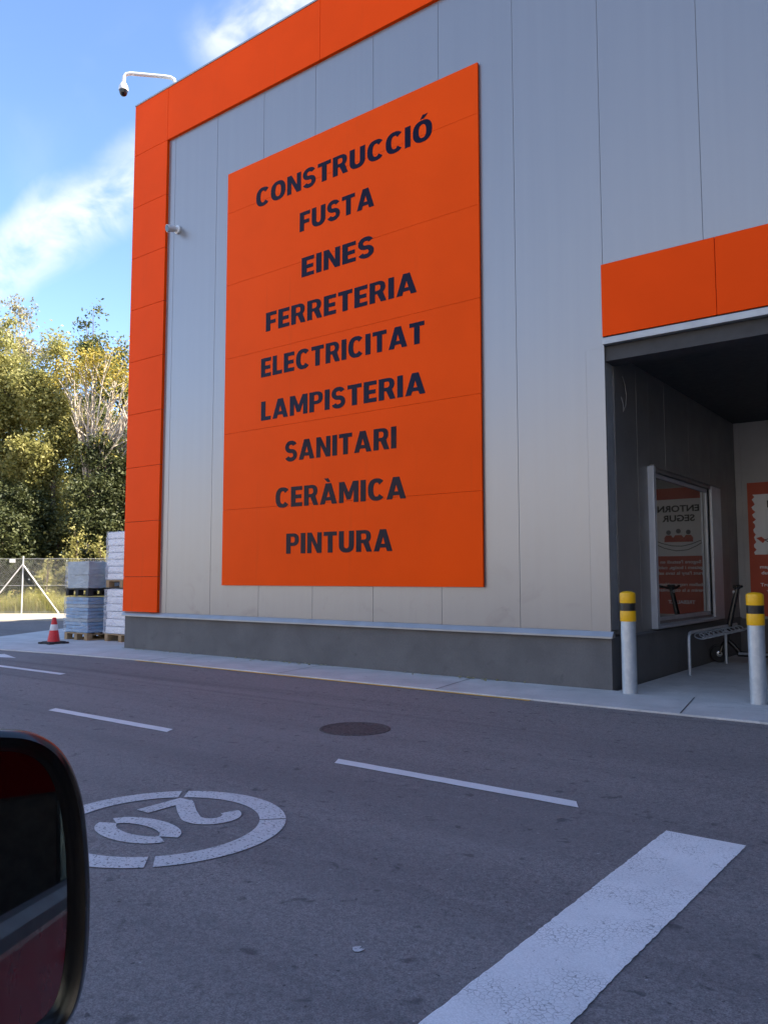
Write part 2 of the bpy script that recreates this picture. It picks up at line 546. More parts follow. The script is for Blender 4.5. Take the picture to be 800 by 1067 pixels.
def parent_world(p):
    v = Vector(p.location)
    q = p.parent
    while q is not None:
        v += Vector(q.location)
        q = q.parent
    return v


def thing(name, loc, label, cat, group=None):
    o = bpy.data.objects.new(name, None)
    COL.objects.link(o)
    o.location = loc
    o.empty_display_size = 0.2
    return tag(o, label, cat, group)


def tag(o, label, cat, group=None):
    o['label'] = label
    o['category'] = cat
    if group: o['group'] = group
    return o


def struct(o, label=None, kind='structure'):
    o['kind'] = kind
    if label: o['label'] = label
    return o


def dup(root, delta, label):
    r_ = root.copy(); COL.objects.link(r_)
    r_.location = Vector(root.location) + Vector(delta)
    r_['label'] = label
    for ch in list(root.children):
        c = ch.copy(); COL.objects.link(c); c.parent = r_
        for g in list(ch.children):
            d = g.copy(); COL.objects.link(d); d.parent = c
    return r_


def text_obj(name, body, mat, parent, to_world, width=None, cap=0.3, center=(0, 0), bold=0.03, depth=0.002, spacing=1.0, shear=0.0):
    """flat bold lettering: body centred on x, standing on a baseline; to_world maps (x, y, depth) to world"""
    cu = bpy.data.curves.new(name, 'FONT')
    cu.body = body
    cu.offset = bold
    cu.space_character = spacing
    cu.align_x = 'CENTER'
    cu.resolution_u = 4
    cu.extrude = 0.5
    to = bpy.data.objects.new(name + "_tmp", cu)
    COL.objects.link(to)
    dg = bpy.context.evaluated_depsgraph_get()
    me = bpy.data.meshes.new_from_object(to.evaluated_get(dg))
    bpy.data.objects.remove(to)
    bpy.data.curves.remove(cu)
    n = len(me.vertices)
    co = np.empty(n * 3); me.vertices.foreach_get('co', co); co = co.reshape(-1, 3)
    k = cap / (0.682 + 2 * bold)
    kx = k
    if width: kx = width / (co[:, 0].max() - co[:, 0].min())
    x0 = (co[:, 0].max() + co[:, 0].min()) / 2
    base = parent_world(parent)
    for i in range(n):
        p = Vector(to_world(center[0] + (co[i, 0] - x0) * kx, center[1] + (co[i, 1] + bold) * k, (0.5 + co[i, 2]) * depth))
        co[i] = p - base
    me.vertices.foreach_set('co', co.ravel())
    me.materials.clear(); me.materials.append(mat)
    me.name = name
    me.update()
    o = bpy.data.objects.new(name, me)
    COL.objects.link(o)
    o.parent = parent
    return o


# ------------------------------------------------------------------ ground, road, pavement
def grid_sheet(name, x0, x1, y0, y1, z, mat):
    mb = MB(); mb.sheet([(x0, y0), (x1, y0), (x1, y1), (x0, y1)], z)
    return struct(mb.build(name, mat))


grid_sheet('ground', -400, 400, -400, 400, 0.0, M['soil'])
mb = MB(); mb.sheet([(-34, -40), (60, -40), (60, 42), (-12.6, 42), (-12.6, 30), (-34, -6)], 0.004)
struct(mb.build('road', M['asphalt']))
# concrete strip along the foot of the building, widening to an apron at the left end; a low step to the asphalt
mb = MB()
mb.prism([(14, -1.08), (14, 5.9), (-3.3, 5.9), (-3.3, 0.02), (-12.2, 0.02), (-12.2, 9.0), (-21.0, 9.0), (-18.3, 2.55), (-16.8, 0.15), (-15.6, -1.55), (-13.7, -1.42), (-11.9, -1.2), (-10.4, -1.08)],
         lambda a, b: (a, b, -0.05), lambda a, b: (a, b, 0.022))
apron = struct(mb.build('pavement', M['concrete'], bevel=0.008))
mb = MB()
for x in (-13.1, -10.1, -7.4, -4.95, -2.3, 0.5, 3.3):
    mb.add([(x - 0.006, -1.07, 0.0245), (x + 0.006, -1.07, 0.0245), (x - 0.18 + 0.006, 0.0, 0.0245), (x - 0.18 - 0.006, 0.0, 0.0245)], [(0, 1, 2, 3)])
mb.build('expansion_joint', M['gap'], apron)
mb = MB(); mb.sheet([(-3.78, -1.14), (-3.78, -1.083), (-10.35, -1.083), (-10.35, -1.14)], 0.009)
tag(mb.build('kerb_line', M['paint_yellow']), "thin faded yellow painted line along the edge of the concrete strip", "road marking")
# pale verge in front of the fence and soil bank behind it
d_f = Vector((0.797, 0.6045, 0)); n_f = Vector((-0.6045, 0.797, 0)); P_f = Vector((-26.92, 6.046, 0))


def fp(s, d, z=0.0): return P_f + d_f * s + n_f * d + Vector((0, 0, z))


mb = MB()
mb.prism([(-30, -4.9), (24, -4.2), (24, 0.35), (-30, 0.35)], lambda a, b: fp(a, b, -0.05), lambda a, b: fp(a, b, 0.03))
struct(mb.build('verge', M['verge'], bevel=0.01))

# road markings
GR = "white lane dashes in front of the building"


def dash(x0, x1, y, z, label, w=0.11):
    mb = MB()
    k = 0.06
    n = 14
    top = [(x0 + (x1 - x0) * i / n, y + w / 2 + random.uniform(-.003, .003)) for i in range(n + 1)]
    bot = [(x0 + k + (x1 - x0) * i / n, y - w / 2 + random.uniform(-.003, .003)) for i in range(n + 1)]
    mb.sheet(bot + top[::-1], z)
    return tag(mb.build('lane_dash', M['paint_line']), label, "road marking", GR)


dash(-3.64, -1.90, -4.32, 0.008, "white lane dash below the round manhole, nearest to the thick white bar")
dash(-7.20, -5.43, -4.32, 0.008, "white lane dash behind the painted number circle, middle one")
dash(-12.4, -9.68, -2.72, 0.008, "white lane dash farthest to the left, below the white arrow tip")
mb = MB(); mb.sheet([(-12.2, -1.99), (-13.0, -1.76), (-13.0, -1.92), (-14.6, -1.92), (-14.6, -2.06), (-13.0, -2.06), (-13.0, -2.24)], 0.008)
tag(mb.build('lane_arrow', M['paint_line']), "white painted arrow whose tip enters at the left by the concrete apron", "road marking")
mb = MB()
n = 150
lft = [(-1.335 + random.uniform(-.0025, .0025), -4.485 - 3.1 * i / n) for i in range(n + 1)]
rgt = [(-0.965 + random.uniform(-.0025, .0025) - 0.03 * min(1, i / 70), -4.485 - 3.1 * i / n) for i in range(n + 1)]
mb.sheet(lft + rgt[::-1], 0.008)
tag(mb.build('stop_bar', M['paint']), "thick cracked white bar painted on the asphalt at lower right", "road marking")

# speed limit circle
speed = thing('speed_marking', (-3.407, -5.912, 0.008), "worn white painted circle with the number 20 on the asphalt", "road marking")
cx, cy = -3.407, -5.912
mb = MB()
for g0, g1 in ((45.5, 129), (132.5, 223), (227, 315.5), (319, 404.2)):
    nn = 26
    outr = [(cx + 0.622 * math.cos(R(g0 + (g1 - g0) * i / nn)), cy + 0.622 * math.sin(R(g0 + (g1 - g0) * i / nn))) for i in range(nn + 1)]
    inr = [(cx + 0.487 * math.cos(R(g0 + (g1 - g0) * i / nn)), cy + 0.487 * math.sin(R(g0 + (g1 - g0) * i / nn))) for i in range(nn + 1)]
    mb.add([(x, y, 0.008) for x, y in outr + inr], [(i, i + 1, nn + 2 + i, nn + 1 + i) for i in range(nn)])
mb.build('ring', M['paint_worn'], speed)


def stroke(mb, pts, w, z):
    pts = [Vector((p[0], p[1])) for p in pts]
    L_, R_ = [], []
    for i, p in enumerate(pts):
        d = (pts[min(i + 1, len(pts) - 1)] - pts[max(i - 1, 0)]).normalized()
        nn = Vector((-d.y, d.x))
        ww = w[i] if isinstance(w, (list, tuple)) else w
        L_.append(p + nn * ww / 2); R_.append(p - nn * ww / 2)
    k = len(pts)
    mb.add([(q.x, q.y, z) for q in L_ + R_], [(i, i + 1, k + i + 1, k + i) for i in range(k - 1)])


def dig(u, v_): return (cx + v_ + 0.0, cy - u)     # digit frame: u to the reader's right, v up (reader faces +X)


# "2": centred at u = -0.22 ; "0": centred at u = +0.13
def arc(cu, cv, ru, rv, a0, a1, n=16): return [(cu + ru * math.cos(R(a0 + (a1 - a0) * i / n)), cv + rv * math.sin(R(a0 + (a1 - a0) * i / n))) for i in range(n + 1)]


mb = MB()
c2 = -0.245
stroke(mb, [dig(*p) for p in arc(c2, 0.085, 0.105, 0.11, 165, -35, 18) + [(c2 + 0.03, -0.075), (c2 - 0.05, -0.19), (c2 - 0.085, -0.25)]], [0.10] * 18 + [0.10, 0.098, 0.10, 0.10], 0.008)
stroke(mb, [dig(c2 - 0.115, -0.262), dig(c2 + 0.175, -0.262)], 0.098, 0.0085)
mb.build('digit_two', M['paint_worn'], speed)
mb = MB()
c0 = 0.135
for a0, a1 in ((100, 262), (280, 442)):
    stroke(mb, [dig(*p) for p in arc(c0, -0.02, 0.112, 0.215, a0, a1, 18)], 0.102, 0.008)
mb.build('digit_zero', M['paint_worn'], speed)

# manhole
mb = MB()
mb.lathe((-4.25, -3.34, 0.0), [(0.0, 0.006), (0.262, 0.006), (0.27, 0.009), (0.292, 0.009), (0.297, 0.004)], 40)
mh = mb.build('manhole_cover', M['manhole'], origin=(-4.25, -3.34, 0))
tag(mh, "round dark iron manhole cover set in the asphalt", "manhole cover")
mb = MB(); mb.lathe((-4.25, -3.34, 0.0), [(0.22, 0.0055), (0.222, 0.0075), (0.232, 0.0075), (0.234, 0.0055)], 40); mb.build('rib', M['manhole'], mh)
SPX, SPY = -1.754, -6.375
# pale dried spots on the asphalt
for (x, y, r_, lb) in ((SPX, SPY, 0.020, "small pale round spot on the asphalt left of the thick white bar"),):
    mb = MB(); mb.sheet([(x + r_ * (1 + random.uniform(-.15, .15)) * math.cos(k * .45), y + r_ * (1 + random.uniform(-.15, .15)) * math.sin(k * .45)) for k in range(14)], 0.0075)
    tag(mb.build('paint_spot', M['paint_worn']), lb, "spot")

# ------------------------------------------------------------------ the building
bld = thing('warehouse_store', (-12.25, 0, 0), "large hardware store clad in silver panels with an orange corner frame and recessed entrance", "building")
X0, XR, HT, DEP = -12.25, -3.35, 10.02, 26.0
RX1 = 6.5         # right end of the recess
BX1 = 7.15        # right end of the building
ZB, ZL = 3.87, 0.60

# backing wall (dark, seen only in the joints) and body
mb = MB()
mb.box((X0 + 0.03, 0.007, ZL + 0.07), (XR - 0.01, 0.25, HT - 0.05))
mb.box((XR - 0.01, 0.007, ZB + 0.1), (RX1, 0.25, HT - 0.05))
mb.box((RX1, 0.03, ZL), (BX1, 0.25, HT - 0.05))
mb.build('backing_wall', M['joint'], bld)
mb = MB()
mb.box((X0 + 0.02, 0.26, ZL), (X0 + 0.3, DEP, HT - 0.05))
mb.box((BX1 - 0.3, 0.26, ZL), (BX1, DEP, HT - 0.05))
mb.box((X0 + 0.3, DEP - 0.3, ZL), (BX1 - 0.3, DEP, HT - 0.05))
mb.build('side_wall', M['silver'], bld)
mb = MB(); mb.box((X0 + 0.3, 0.26, HT - 0.4), (BX1 - 0.3, DEP - 0.3, HT - 0.25)); mb.build('roof', M['roof'], bld)
# cladding: full-height vertical panels with open joints
mb = MB()
px = [-11.23] + [-3.345 - 1.108 * k for k in range(7, -1, -1)]
g = 0.0024
for a, b in zip(px[:-1], px[1:]):
    mb.box((a + g, 0.0, 0.66), (b - g, 0.028, 9.03))
qx = [-3.345 + 1.108 * k for k in range(0, 18) if -3.345 + 1.108 * k < BX1]
for a, b in zip(qx[:-1], qx[1:]):
    lo = 4.82 if b < RX1 + 1.2 else 0.66
    mb.box((a + g, 0.0, lo), (b - g, 0.028, 9.03))
mb.build('wall_cladding', M['silver'], bld, bevel=0.003)
mb = MB(); mb.box((-11.27, 0.004, 0.66), (-11.235, 0.028, 9.03)); mb.build('edge_trim', M['silver'], bld)
mb = MB(); mb.box((-3.575, -0.004, 0.66), (XR, 0.0, 3.86))
mb.box((-3.575, -0.006, 0.66), (-3.568, -0.004, 3.86)); mb.box((-3.568, -0.006, 3.852), (XR, -0.004, 3.86))
mb.build('jamb_trim', M['silver'], bld)
# base flashing
mb = MB()
mb.prism([(0.03, 0.66), (-0.012, 0.66), (-0.055, 0.605), (-0.055, 0.585), (0.03, 0.595)], lambda a, b: (X0 - 0.03, a, b), lambda a, b: (XR + 0.035, a, b))
mb.build('base_flashing', M['flash'], bld)
mb = MB()
mb.prism([(0.03, 0.66), (-0.012, 0.66), (-0.055, 0.605), (-0.055, 0.585), (0.03, 0.595)], lambda a, b: (RX1 - 0.03, a, b), lambda a, b: (BX1, a, b))
mb.build('base_flashing', M['flash'], bld)
mb = MB()
mb.box((X0 + 0.005, 0.0, 0.0), (XR + 0.004, 0.26, 0.592)); mb.box((X0 + 0.005, 0.262, 0.0), (X0 + 0.3, DEP, 0.592))
mb.build('plinth', M['plinth'], bld)
mb = MB(); mb.box((RX1, 0.0, 0.0), (BX1, 0.26, 0.592)); mb.build('plinth', M['plinth'], bld)
# orange corner frame: column of square panels and the frieze
mb = MB()
zs = [0.665] + [1.275 + 0.967 * k for k in range(9)]
zs[-1] = 9.045
for a, b in zip(zs[:-1], zs[1:]):
    mb.box((X0, -0.05, a + 0.003), (-11.285, 0.03, b - 0.003))
fx = [X0, -11.285, -7.65, -4.0, -0.35, 3.3, BX1]
for a, b in zip(fx[:-1], fx[1:]):
    mb.box((a + 0.003 if a > X0 else a, -0.05, 9.048), (b - 0.003, 0.03, HT))
mb.build('orange_frame', M['orange'], bld, bevel=0.004)
mb = MB(); mb.box((X0 + 0.004, -0.03, 0.67), (-11.29, 0.02, HT - 0.02)); mb.box((-11.29, -0.03, 9.06), (BX1, 0.02, HT - 0.02)); mb.build('frame_backing', M['gap'], bld)
mb = MB(); mb.box((X0 - 0.01, -0.062, HT + 0.002), (BX1, 0.33, HT + 0.03)); mb.box((X0 - 0.01, 0.33, HT + 0.002), (X0 + 0.33, DEP, HT + 0.03)); mb.build('coping', M['flash'], bld, bevel=0.004)
# return of the corner panel on the left side
mb = MB()
for a, b in zip(zs[:-1] + [9.048], zs[1:] + [HT]):
    mb.box((X0 - 0.004, -0.048, a + 0.003), (X0 - 0.001, 0.9, b - 0.003))
mb.build('frame_return', M['orange'], bld)
# orange band over the recess
mb = MB()
bx = [XR + 0.0, -2.113, -0.02 - 0.9, 0.3, 1.54, 2.78, 4.02, 5.26, RX1]
for a, b in zip(bx[:-1], bx[1:]):
    mb.box((a + 0.003, -0.055, 3.965), (b - 0.003, 0.02, 4.80))
mb.build('orange_band', M['orange'], bld, bevel=0.004)
mb = MB(); mb.box((XR, -0.03, 3.95), (RX1, 0.019, 4.79)); mb.build('band_backing', M['gap'], bld)
mb = MB(); mb.box((XR, -0.058, 3.872), (RX1, 0.03, 3.948)); mb.build('band_drip', M['flash'], bld, bevel=0.004)
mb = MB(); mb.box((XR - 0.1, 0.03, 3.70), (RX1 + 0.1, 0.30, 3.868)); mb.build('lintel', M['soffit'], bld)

# recess: side wall, back wall, soffit
YB = 5.70
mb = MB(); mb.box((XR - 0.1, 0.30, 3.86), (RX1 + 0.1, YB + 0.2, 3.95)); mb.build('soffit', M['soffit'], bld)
WY0, WY1, WZ0, WZ1 = 1.42, 4.10, 0.70, 2.60
mb = MB()
ys = [0.27, 0.99, 2.05, 3.10, 4.15, 5.15, YB]
for a, b in zip(ys[:-1], ys[1:]):
    a2, b2 = a + 0.004, b - 0.004
    segs = [(a2, b2)]
    if b2 <= WY0 or a2 >= WY1:
        mb.box((XR - 0.20, a2, ZL), (XR, b2, 3.86))
    else:
        if a2 < WY0: mb.box((XR - 0.20, a2, ZL), (XR, WY0, 3.86))
        if b2 > WY1: mb.box((XR - 0.20, WY1, ZL), (XR, b2, 3.86))
        lo, hi = max(a2, WY0), min(b2, WY1)
        mb.box((XR - 0.20, lo, WZ1), (XR, hi, 3.86))
        if ZL < WZ0: mb.box((XR - 0.20, lo, ZL), (XR, hi, WZ0))
mb.build('recess_wall', M['recess'], bld, bevel=0.003)
mb = MB(); mb.box((XR - 0.19, 0.27, ZL + 0.02), (XR - 0.012, WY0, 3.85)); mb.box((XR - 0.19, WY1, ZL + 0.02), (XR - 0.012, YB, 3.85)); mb.box((XR - 0.19, WY0, WZ1), (XR - 0.012, WY1, 3.85))
mb.build('joint_backing', M['flash'], bld)
mb = MB(); mb.box((XR - 0.20, 0.262, 0.0), (XR + 0.006, YB, 0.575)); mb.box((XR + 0.006, YB - 0.03, 0.0), (RX1, YB, 0.575)); mb.build('recess_plinth', M['plinth'], bld)
mb = MB(); mb.prism([(0, 0.576), (0.035, 0.576), (0.035, 0.586), (0, 0.604)], lambda a, b: (XR + a, 0.265, b), lambda a, b: (XR + a, YB - 0.03, b))
mb.build('plinth_capping', M['plinth'], bld)
mb = MB()
bxs = [XR, -2.05, -0.9, 0.25, 1.4]
mb.box((XR, YB, ZL - 0.02), (RX1, YB + 0.18, 3.86))
mb.box((XR + 0.004, YB - 0.022, ZL), (XR + 0.10, YB, 3.86))
mb.box((XR + 0.13, YB - 0.010, ZL), (-1.2, YB, 3.86))
mb.box((-1.17, YB - 0.010, ZL), (1.0, YB, 3.86))
mb.build('back_wall', M['recessback'], bld, bevel=0.003)
mb = MB(); mb.box((RX1, 0.26, 0.0), (RX1 + 0.2, YB + 0.2, 3.86)); mb.build('end_wall', M['recess'], bld)
# entrance doors in the back wall, right of the frame
ent = MB()
for a, b in ((1.2, 2.6), (2.65, 4.05)):
    ent.box((a, YB - 0.06, 0.02), (a + 0.07, YB, 2.6)); ent.box((b - 0.07, YB - 0.06, 0.02), (b, YB, 2.6)); ent.box((a, YB - 0.06, 2.53), (b, YB, 2.6)); ent.box((a, YB - 0.06, 0.02), (b, YB, 0.12))
e_ = ent.build('entrance_door', M['frame'], bld)
mb = MB(); mb.box((1.27, YB - 0.035, 0.12), (2.53, YB - 0.028, 2.53)); mb.box((2.72, YB - 0.035, 0.12), (3.98, YB - 0.028, 2.53)); mb.build('pane', M['glass'], e_)
# window in the recess side wall
mb = MB()
def wbox(y0, y1, z0, z1, x0=-0.11, x1=0.075): mb.box((XR + x0, y0, z0), (XR + x1, y1, z1))
wbox(WY0 - 0.09, WY0, WZ0 - 0.08, WZ1 + 0.05)
win = mb.build('window', M['frame'], bld, bevel=0.006)
mb = MB(); wbox(WY1 + 0.001, WY1 + 0.52, WZ0 - 0.08, WZ1 + 0.05, -0.11, 0.03); mb.build('jamb_panel', M['frame'], win, bevel=0.005)
mb = MB(); wbox(WY0, WY1 + 0.52, WZ1 + 0.052, WZ1 + 0.08, -0.11, 0.05); wbox(WY0, WY1, WZ1, WZ1 + 0.048, -0.11, 0.02); mb.build('shaded_window_head', M['recess'], win)  # dark colour on the head stands in for the shadow line above the window
mb = MB(); mb.prism([(-0.11, WZ0), (0.07, WZ0 - 0.05), (0.07, WZ0 - 0.08), (-0.11, WZ0 - 0.08)], lambda a, b: (XR + a, WY0, b), lambda a, b: (XR + a, WY1, b)); mb.build('sill', M['frame'], win)
mb = MB(); mb.box((XR - 0.09, WY0, WZ0), (XR - 0.055, WY1, WZ1)); mb.build('pane', M['glass'], win)
mb = MB()
mb.box((XR - 0.055, WY0, WZ0), (XR - 0.03, WY0 + 0.05, WZ1)); mb.box((XR - 0.055, WY1 - 0.05, WZ0), (XR - 0.03, WY1, WZ1))
mb.box((XR - 0.055, WY0, WZ1 - 0.05), (XR - 0.03, WY1, WZ1)); mb.box((XR - 0.055, WY0, WZ0), (XR - 0.03, WY1, WZ0 + 0.05))
mb.build('sash', M['frame'], win)

# loose cable hanging at the recess jamb
mb = MB()
mb.tube([(XR + 0.02, 0.50, 3.62), (XR + 0.035, 0.53, 3.52), (XR + 0.04, 0.55, 3.40), (XR + 0.035, 0.54, 3.28), (XR + 0.02, 0.50, 3.20)], 0.004, 6)
mb.tube([(XR + 0.02, 0.44, 3.36), (XR + 0.03, 0.47, 3.28), (XR + 0.02, 0.50, 3.20)], 0.005, 6)
tag(mb.build('loose_cable', M['wire'], smooth=True), "thin pale loose cable dangling high on the dark recess wall", "cable")

# taller block added out of view right of the entrance, to shade the forecourt
blk = thing('added_shade_block', (7.2, -12, 0), "tall grey block added unseen on the right to shade the forecourt", "building")
mb = MB()
for k in range(33):
    mb.box((7.2, -12.0 + k * 1.15, 0.7), (7.25, -12.0 + k * 1.15 + 1.144, 19.0))
mb.build('wall_cladding', M['silver'], blk)
mb = MB(); mb.box((7.26, -12.0, 0.0), (22.0, 25.9, 19.0)); mb.build('wall', M['silver'], blk)
mb = MB(); mb.box((7.17, -12.05, 19.0), (22.05, 25.95, 19.4)); mb.build('coping', M['orange'], blk)
mb = MB(); mb.box((7.19, -12.0, 0.0), (7.255, 0.0, 0.7)); mb.build('plinth', M['plinth'], blk)

# pale sunlit hall added out of view, bouncing warm light onto the facade
hall = thing('added_bounce_hall', (-30, -34, 0), "long cream rendered hall added unseen behind the camera to bounce warm sunlight", "building")
mb = MB(); mb.box((-95, -52, 0.0), (45, -34, 11.5)); mb.build('wall', M['cream'], hall)
mb = MB(); mb.box((-95.2, -52.2, 11.5), (45.2, -33.8, 11.9)); mb.build('coping', M['flash'], hall)
for k in range(12):
    mb = MB(); mb.box((-90 + k * 11.0, -33.99, 1.2), (-86 + k * 11.0, -33.95, 3.4)); w_ = mb.build('window', M['frame'], hall)
    mb = MB(); mb.box((-89.9 + k * 11.0, -33.95, 1.3), (-86.1 + k * 11.0, -33.94, 3.3)); mb.build('pane', M['glass'], w_)

# ------------------------------------------------------------------ the sign
SXL, SXR, SZB, SZT = -9.668, -4.930, 1.136, 7.891
sign = thing('shop_sign', ((SXL + SXR) / 2, 0, SZB), "tall orange sign board listing nine departments on the silver wall", "sign")
mb = MB()
zz = [SZB, 2.325, 3.545, 4.77, 5.99, 7.205, SZT]
for a, b in zip(zz[:-1], zz[1:]):
    mb.box((SXL, -0.045, a + 0.0015), (SXR, -0.012, b - 0.0015))
mb.build('board', M['sign'], sign, bevel=0.002)
mb = MB(); mb.box((SXL + 0.03, -0.02, SZB + 0.03), (SXR - 0.03, 0.0, SZT - 0.03)); mb.build('board_backing', M['orange'], sign)
words = [("CONSTRUCCIÓ", -9.022, -5.667, 7.115, 0.335), ("FUSTA", -8.072, -6.648, 6.462, 0.310), ("EINES", -8.025, -6.650, 5.745, 0.315), ("FERRETERIA", -8.771, -5.928, 5.055, 0.315),
         ("ELECTRICITAT", -8.866, -5.808, 4.345, 0.298), ("LAMPISTERIA", -8.854, -5.796, 3.665, 0.288), ("SANITARI", -8.33, -6.27, 2.985, 0.290), ("CERÀMICA", -8.521, -6.114, 2.300, 0.275), ("PINTURA", -8.292, -6.337, 1.608, 0.283)]
def se(cx, cy, rx, ry, a0, a1, n, e=2.4):
    o = []
    for i in range(n + 1):
        a = R(a0 + (a1 - a0) * i / n); c, s_ = math.cos(a), math.sin(a)
        o.append((cx + rx * math.copysign(abs(c) ** (2 / e), c), cy + ry * math.copysign(abs(s_) ** (2 / e), s_)))
    return o


def ribbon(sp, w):
    l_, r_ = [], []
    for i, p in enumerate(sp):
        a, b = Vector(sp[max(i - 1, 0)]), Vector(sp[min(i + 1, len(sp) - 1)])
        d = (b - a).normalized(); n_ = Vector((-d.y, d.x)) * w / 2
        l_.append(tuple(Vector(p) + n_)); r_.append(tuple(Vector(p) - n_))
    return l_ + r_[::-1]


def glyph(ch):
    """outline contours (outer ones and holes) and advance width of a bold capital of height 1"""
    t = 0.235; h = 0.195
    if ch == 'I': return [[(0, 0), (0, 1), (t, 1), (t, 0)]], t
    if ch == 'E': w = .57; return [[(0, 0), (0, 1), (w, 1), (w, 1 - h), (t, 1 - h), (t, .59), (w - .04, .59), (w - .04, .59 - h), (t, .59 - h), (t, h), (w, h), (w, 0)]], w
    if ch == 'F': w = .55; return [[(0, 0), (0, 1), (w, 1), (w, 1 - h), (t, 1 - h), (t, .57), (w - .04, .57), (w - .04, .57 - h), (t, .57 - h), (t, 0)]], w
    if ch == 'L': w = .53; return [[(0, 0), (0, 1), (t, 1), (t, h), (w, h), (w, 0)]], w
    if ch == 'T': w = .64; return [[(w / 2 - t / 2, 0), (w / 2 - t / 2, 1 - h), (0, 1 - h), (0, 1), (w, 1), (w, 1 - h), (w / 2 + t / 2, 1 - h), (w / 2 + t / 2, 0)]], w
    if ch == 'N': w = .72; return [[(0, 0), (0, 1), (.22, 1), (w - .215, .40), (w - .215, 1), (w, 1), (w, 0), (w - .22, 0), (.215, .60), (.215, 0)]], w
    if ch == 'M': w = .90; return [[(0, 0), (0, 1), (.25, 1), (w / 2, .48), (w - .25, 1), (w, 1), (w, 0), (w - .215, 0), (w - .215, .60), (w / 2 + .085, .14), (w / 2 - .085, .14), (.215, .60), (.215, 0)]], w
    if ch in 'A\u00c0':
        w = .82; k = .275
        c = [[(0, 0), (k, 1), (w - k, 1), (w, 0), (w - .235, 0), (w - .235 - k * .17, .17), (.235 + k * .17, .17), (.235, 0)], [(.235 + k * .34, .34), (w / 2, .66), (w - .235 - k * .34, .34)]]
        if ch != 'A': c.append([(.20, 1.25), (.40, 1.25), (.50, 1.06), (.36, 1.06)])
        return c, w
    if ch in 'O\u00d3':
        w = .78
        c = [se(w / 2, .5, w / 2, .515, 0, 352, 44), se(w / 2, .5, w / 2 - t, .515 - h, 0, 352, 44)]
        if ch != 'O': c.append([(.30, 1.07), (.40, 1.26), (.62, 1.26), (.45, 1.07)])
        return c, w
    if ch == 'C':
        w = .72; q = w / 2 + .02
        return [se(q, .5, q, .515, 42, 318, 40) + se(q, .5, q - t, .515 - h, 322, 38, 36)], w
    if ch == 'S':
        sp = se(.315, .712, .215, .212, 22, 270, 26, 2.15) + se(.315, .288, .225, .212, 90, -158, 26, 2.15)[1:]
        return [ribbon(sp, .205)], .65
    if ch == 'U':
        w = .71
        return [[(0, 1)] + se(w / 2, .36, w / 2, .375, 180, 360, 22) + [(w, 1), (w - t, 1)] + se(w / 2, .36, w / 2 - t, .375 - h, 360, 180, 18) + [(t, 1)]], w
    if ch == 'P':
        return [[(0, 0), (0, 1), (.36, 1)] + se(.36, .69, .30, .31, 88, -88, 18) + [(.36, .38), (t, .38), (t, 0)], [(t, .545), (t, .835), (.35, .835)] + se(.35, .69, .105, .145, 86, -86, 12) + [(.35, .545)]], .66
    if ch == 'R':
        return [[(0, 0), (0, 1), (.37, 1)] + se(.37, .70, .30, .30, 88, -52, 16) + [(.715, 0), (.485, 0), (.325, .40), (t, .40), (t, 0)], [(t, .56), (t, .84), (.355, .84)] + se(.355, .70, .11, .14, 86, -86, 12) + [(.355, .56)]], .70


def word_mesh(body, xa, xb, zb, cap, mat, parent, gap=0.10):
    cu = bpy.data.curves.new('word', 'CURVE'); cu.dimensions = '2D'; cu.fill_mode = 'BOTH'; cu.extrude = 0.5
    x = 0.0
    for ch in body:
        cs, w = glyph(ch)
        for c in cs:
            sp = cu.splines.new('POLY'); sp.points.add(len(c) - 1); sp.use_cyclic_u = True
            for p_, q in zip(sp.points, c): p_.co = (x + q[0], q[1], 0, 1)
        x += w + gap
    tot = x - gap
    to = bpy.data.objects.new('word_tmp', cu); COL.objects.link(to)
    me = bpy.data.meshes.new_from_object(to.evaluated_get(bpy.context.evaluated_depsgraph_get()))
    bpy.data.objects.remove(to); bpy.data.curves.remove(cu)
    base = parent_world(parent)
    for v in me.vertices:
        v.co = Vector((xa + v.co.x / tot * (xb - xa), -0.0480 - v.co.z * 0.003, zb + v.co.y * cap)) - base
    me.materials.clear(); me.materials.append(mat); me.name = 'lettering'
    o = bpy.data.objects.new('lettering', me); COL.objects.link(o); o.parent = parent
    return o


for wd, xa, xb, zb, cap in words:
    word_mesh(wd, xa + 0.032, xb + 0.032, zb, 0.297, M['letter'], sign)

# litter blown against the foot of the wall
rg = np.random.default_rng(5)
n = 170
lx = rg.uniform(-12.2, -3.4, n); ly = -0.02 - rg.exponential(0.05, n)
keep = (np.sin(lx * 2.1) + rg.normal(size=n) * .7) > 0
LITTER = np.stack([lx, ly, np.full(n, 0.03)], 1)[keep]

# ------------------------------------------------------------------ security cameras
ptz = thing('dome_camera', (-11.3, 0.1, 10.05), "white dome security camera on a bent arm above the roof corner", "security camera")
mb = MB()
mb.tube([(-11.30, 0.10, 10.04), (-11.30, 0.10, 10.20), (-11.315, 0.085, 10.26), (-11.36, 0.045, 10.295), (-11.45, -0.03, 10.31), (-11.88, -0.43, 10.33), (-11.94, -0.48, 10.315), (-11.965, -0.505, 10.27), (-11.97, -0.51, 10.18), (-11.97, -0.51, 10.12)], 0.034, 12)
mb.lathe((-11.30, 0.10, 10.05), [(0.06, 0), (0.06, 0.02), (0.03, 0.03)], 16)
mb.build('arm', M['white'], ptz, smooth=True)
mb = MB(); mb.lathe((-11.97, -0.51, 10.0), [(0.082, 0.0), (0.086, 0.015), (0.078, 0.08), (0.05, 0.13), (0.03, 0.16)], 24); mb.build('housing', M['white'], ptz, smooth=True)
mb = MB(); mb.lathe((-11.97, -0.51, 10.0), [(0.0, -0.105), (0.03, -0.10), (0.055, -0.08), (0.07, -0.045), (0.074, -0.005), (0.076, 0.0)], 24); mb.build('dome', M['dome'], ptz, smooth=True)
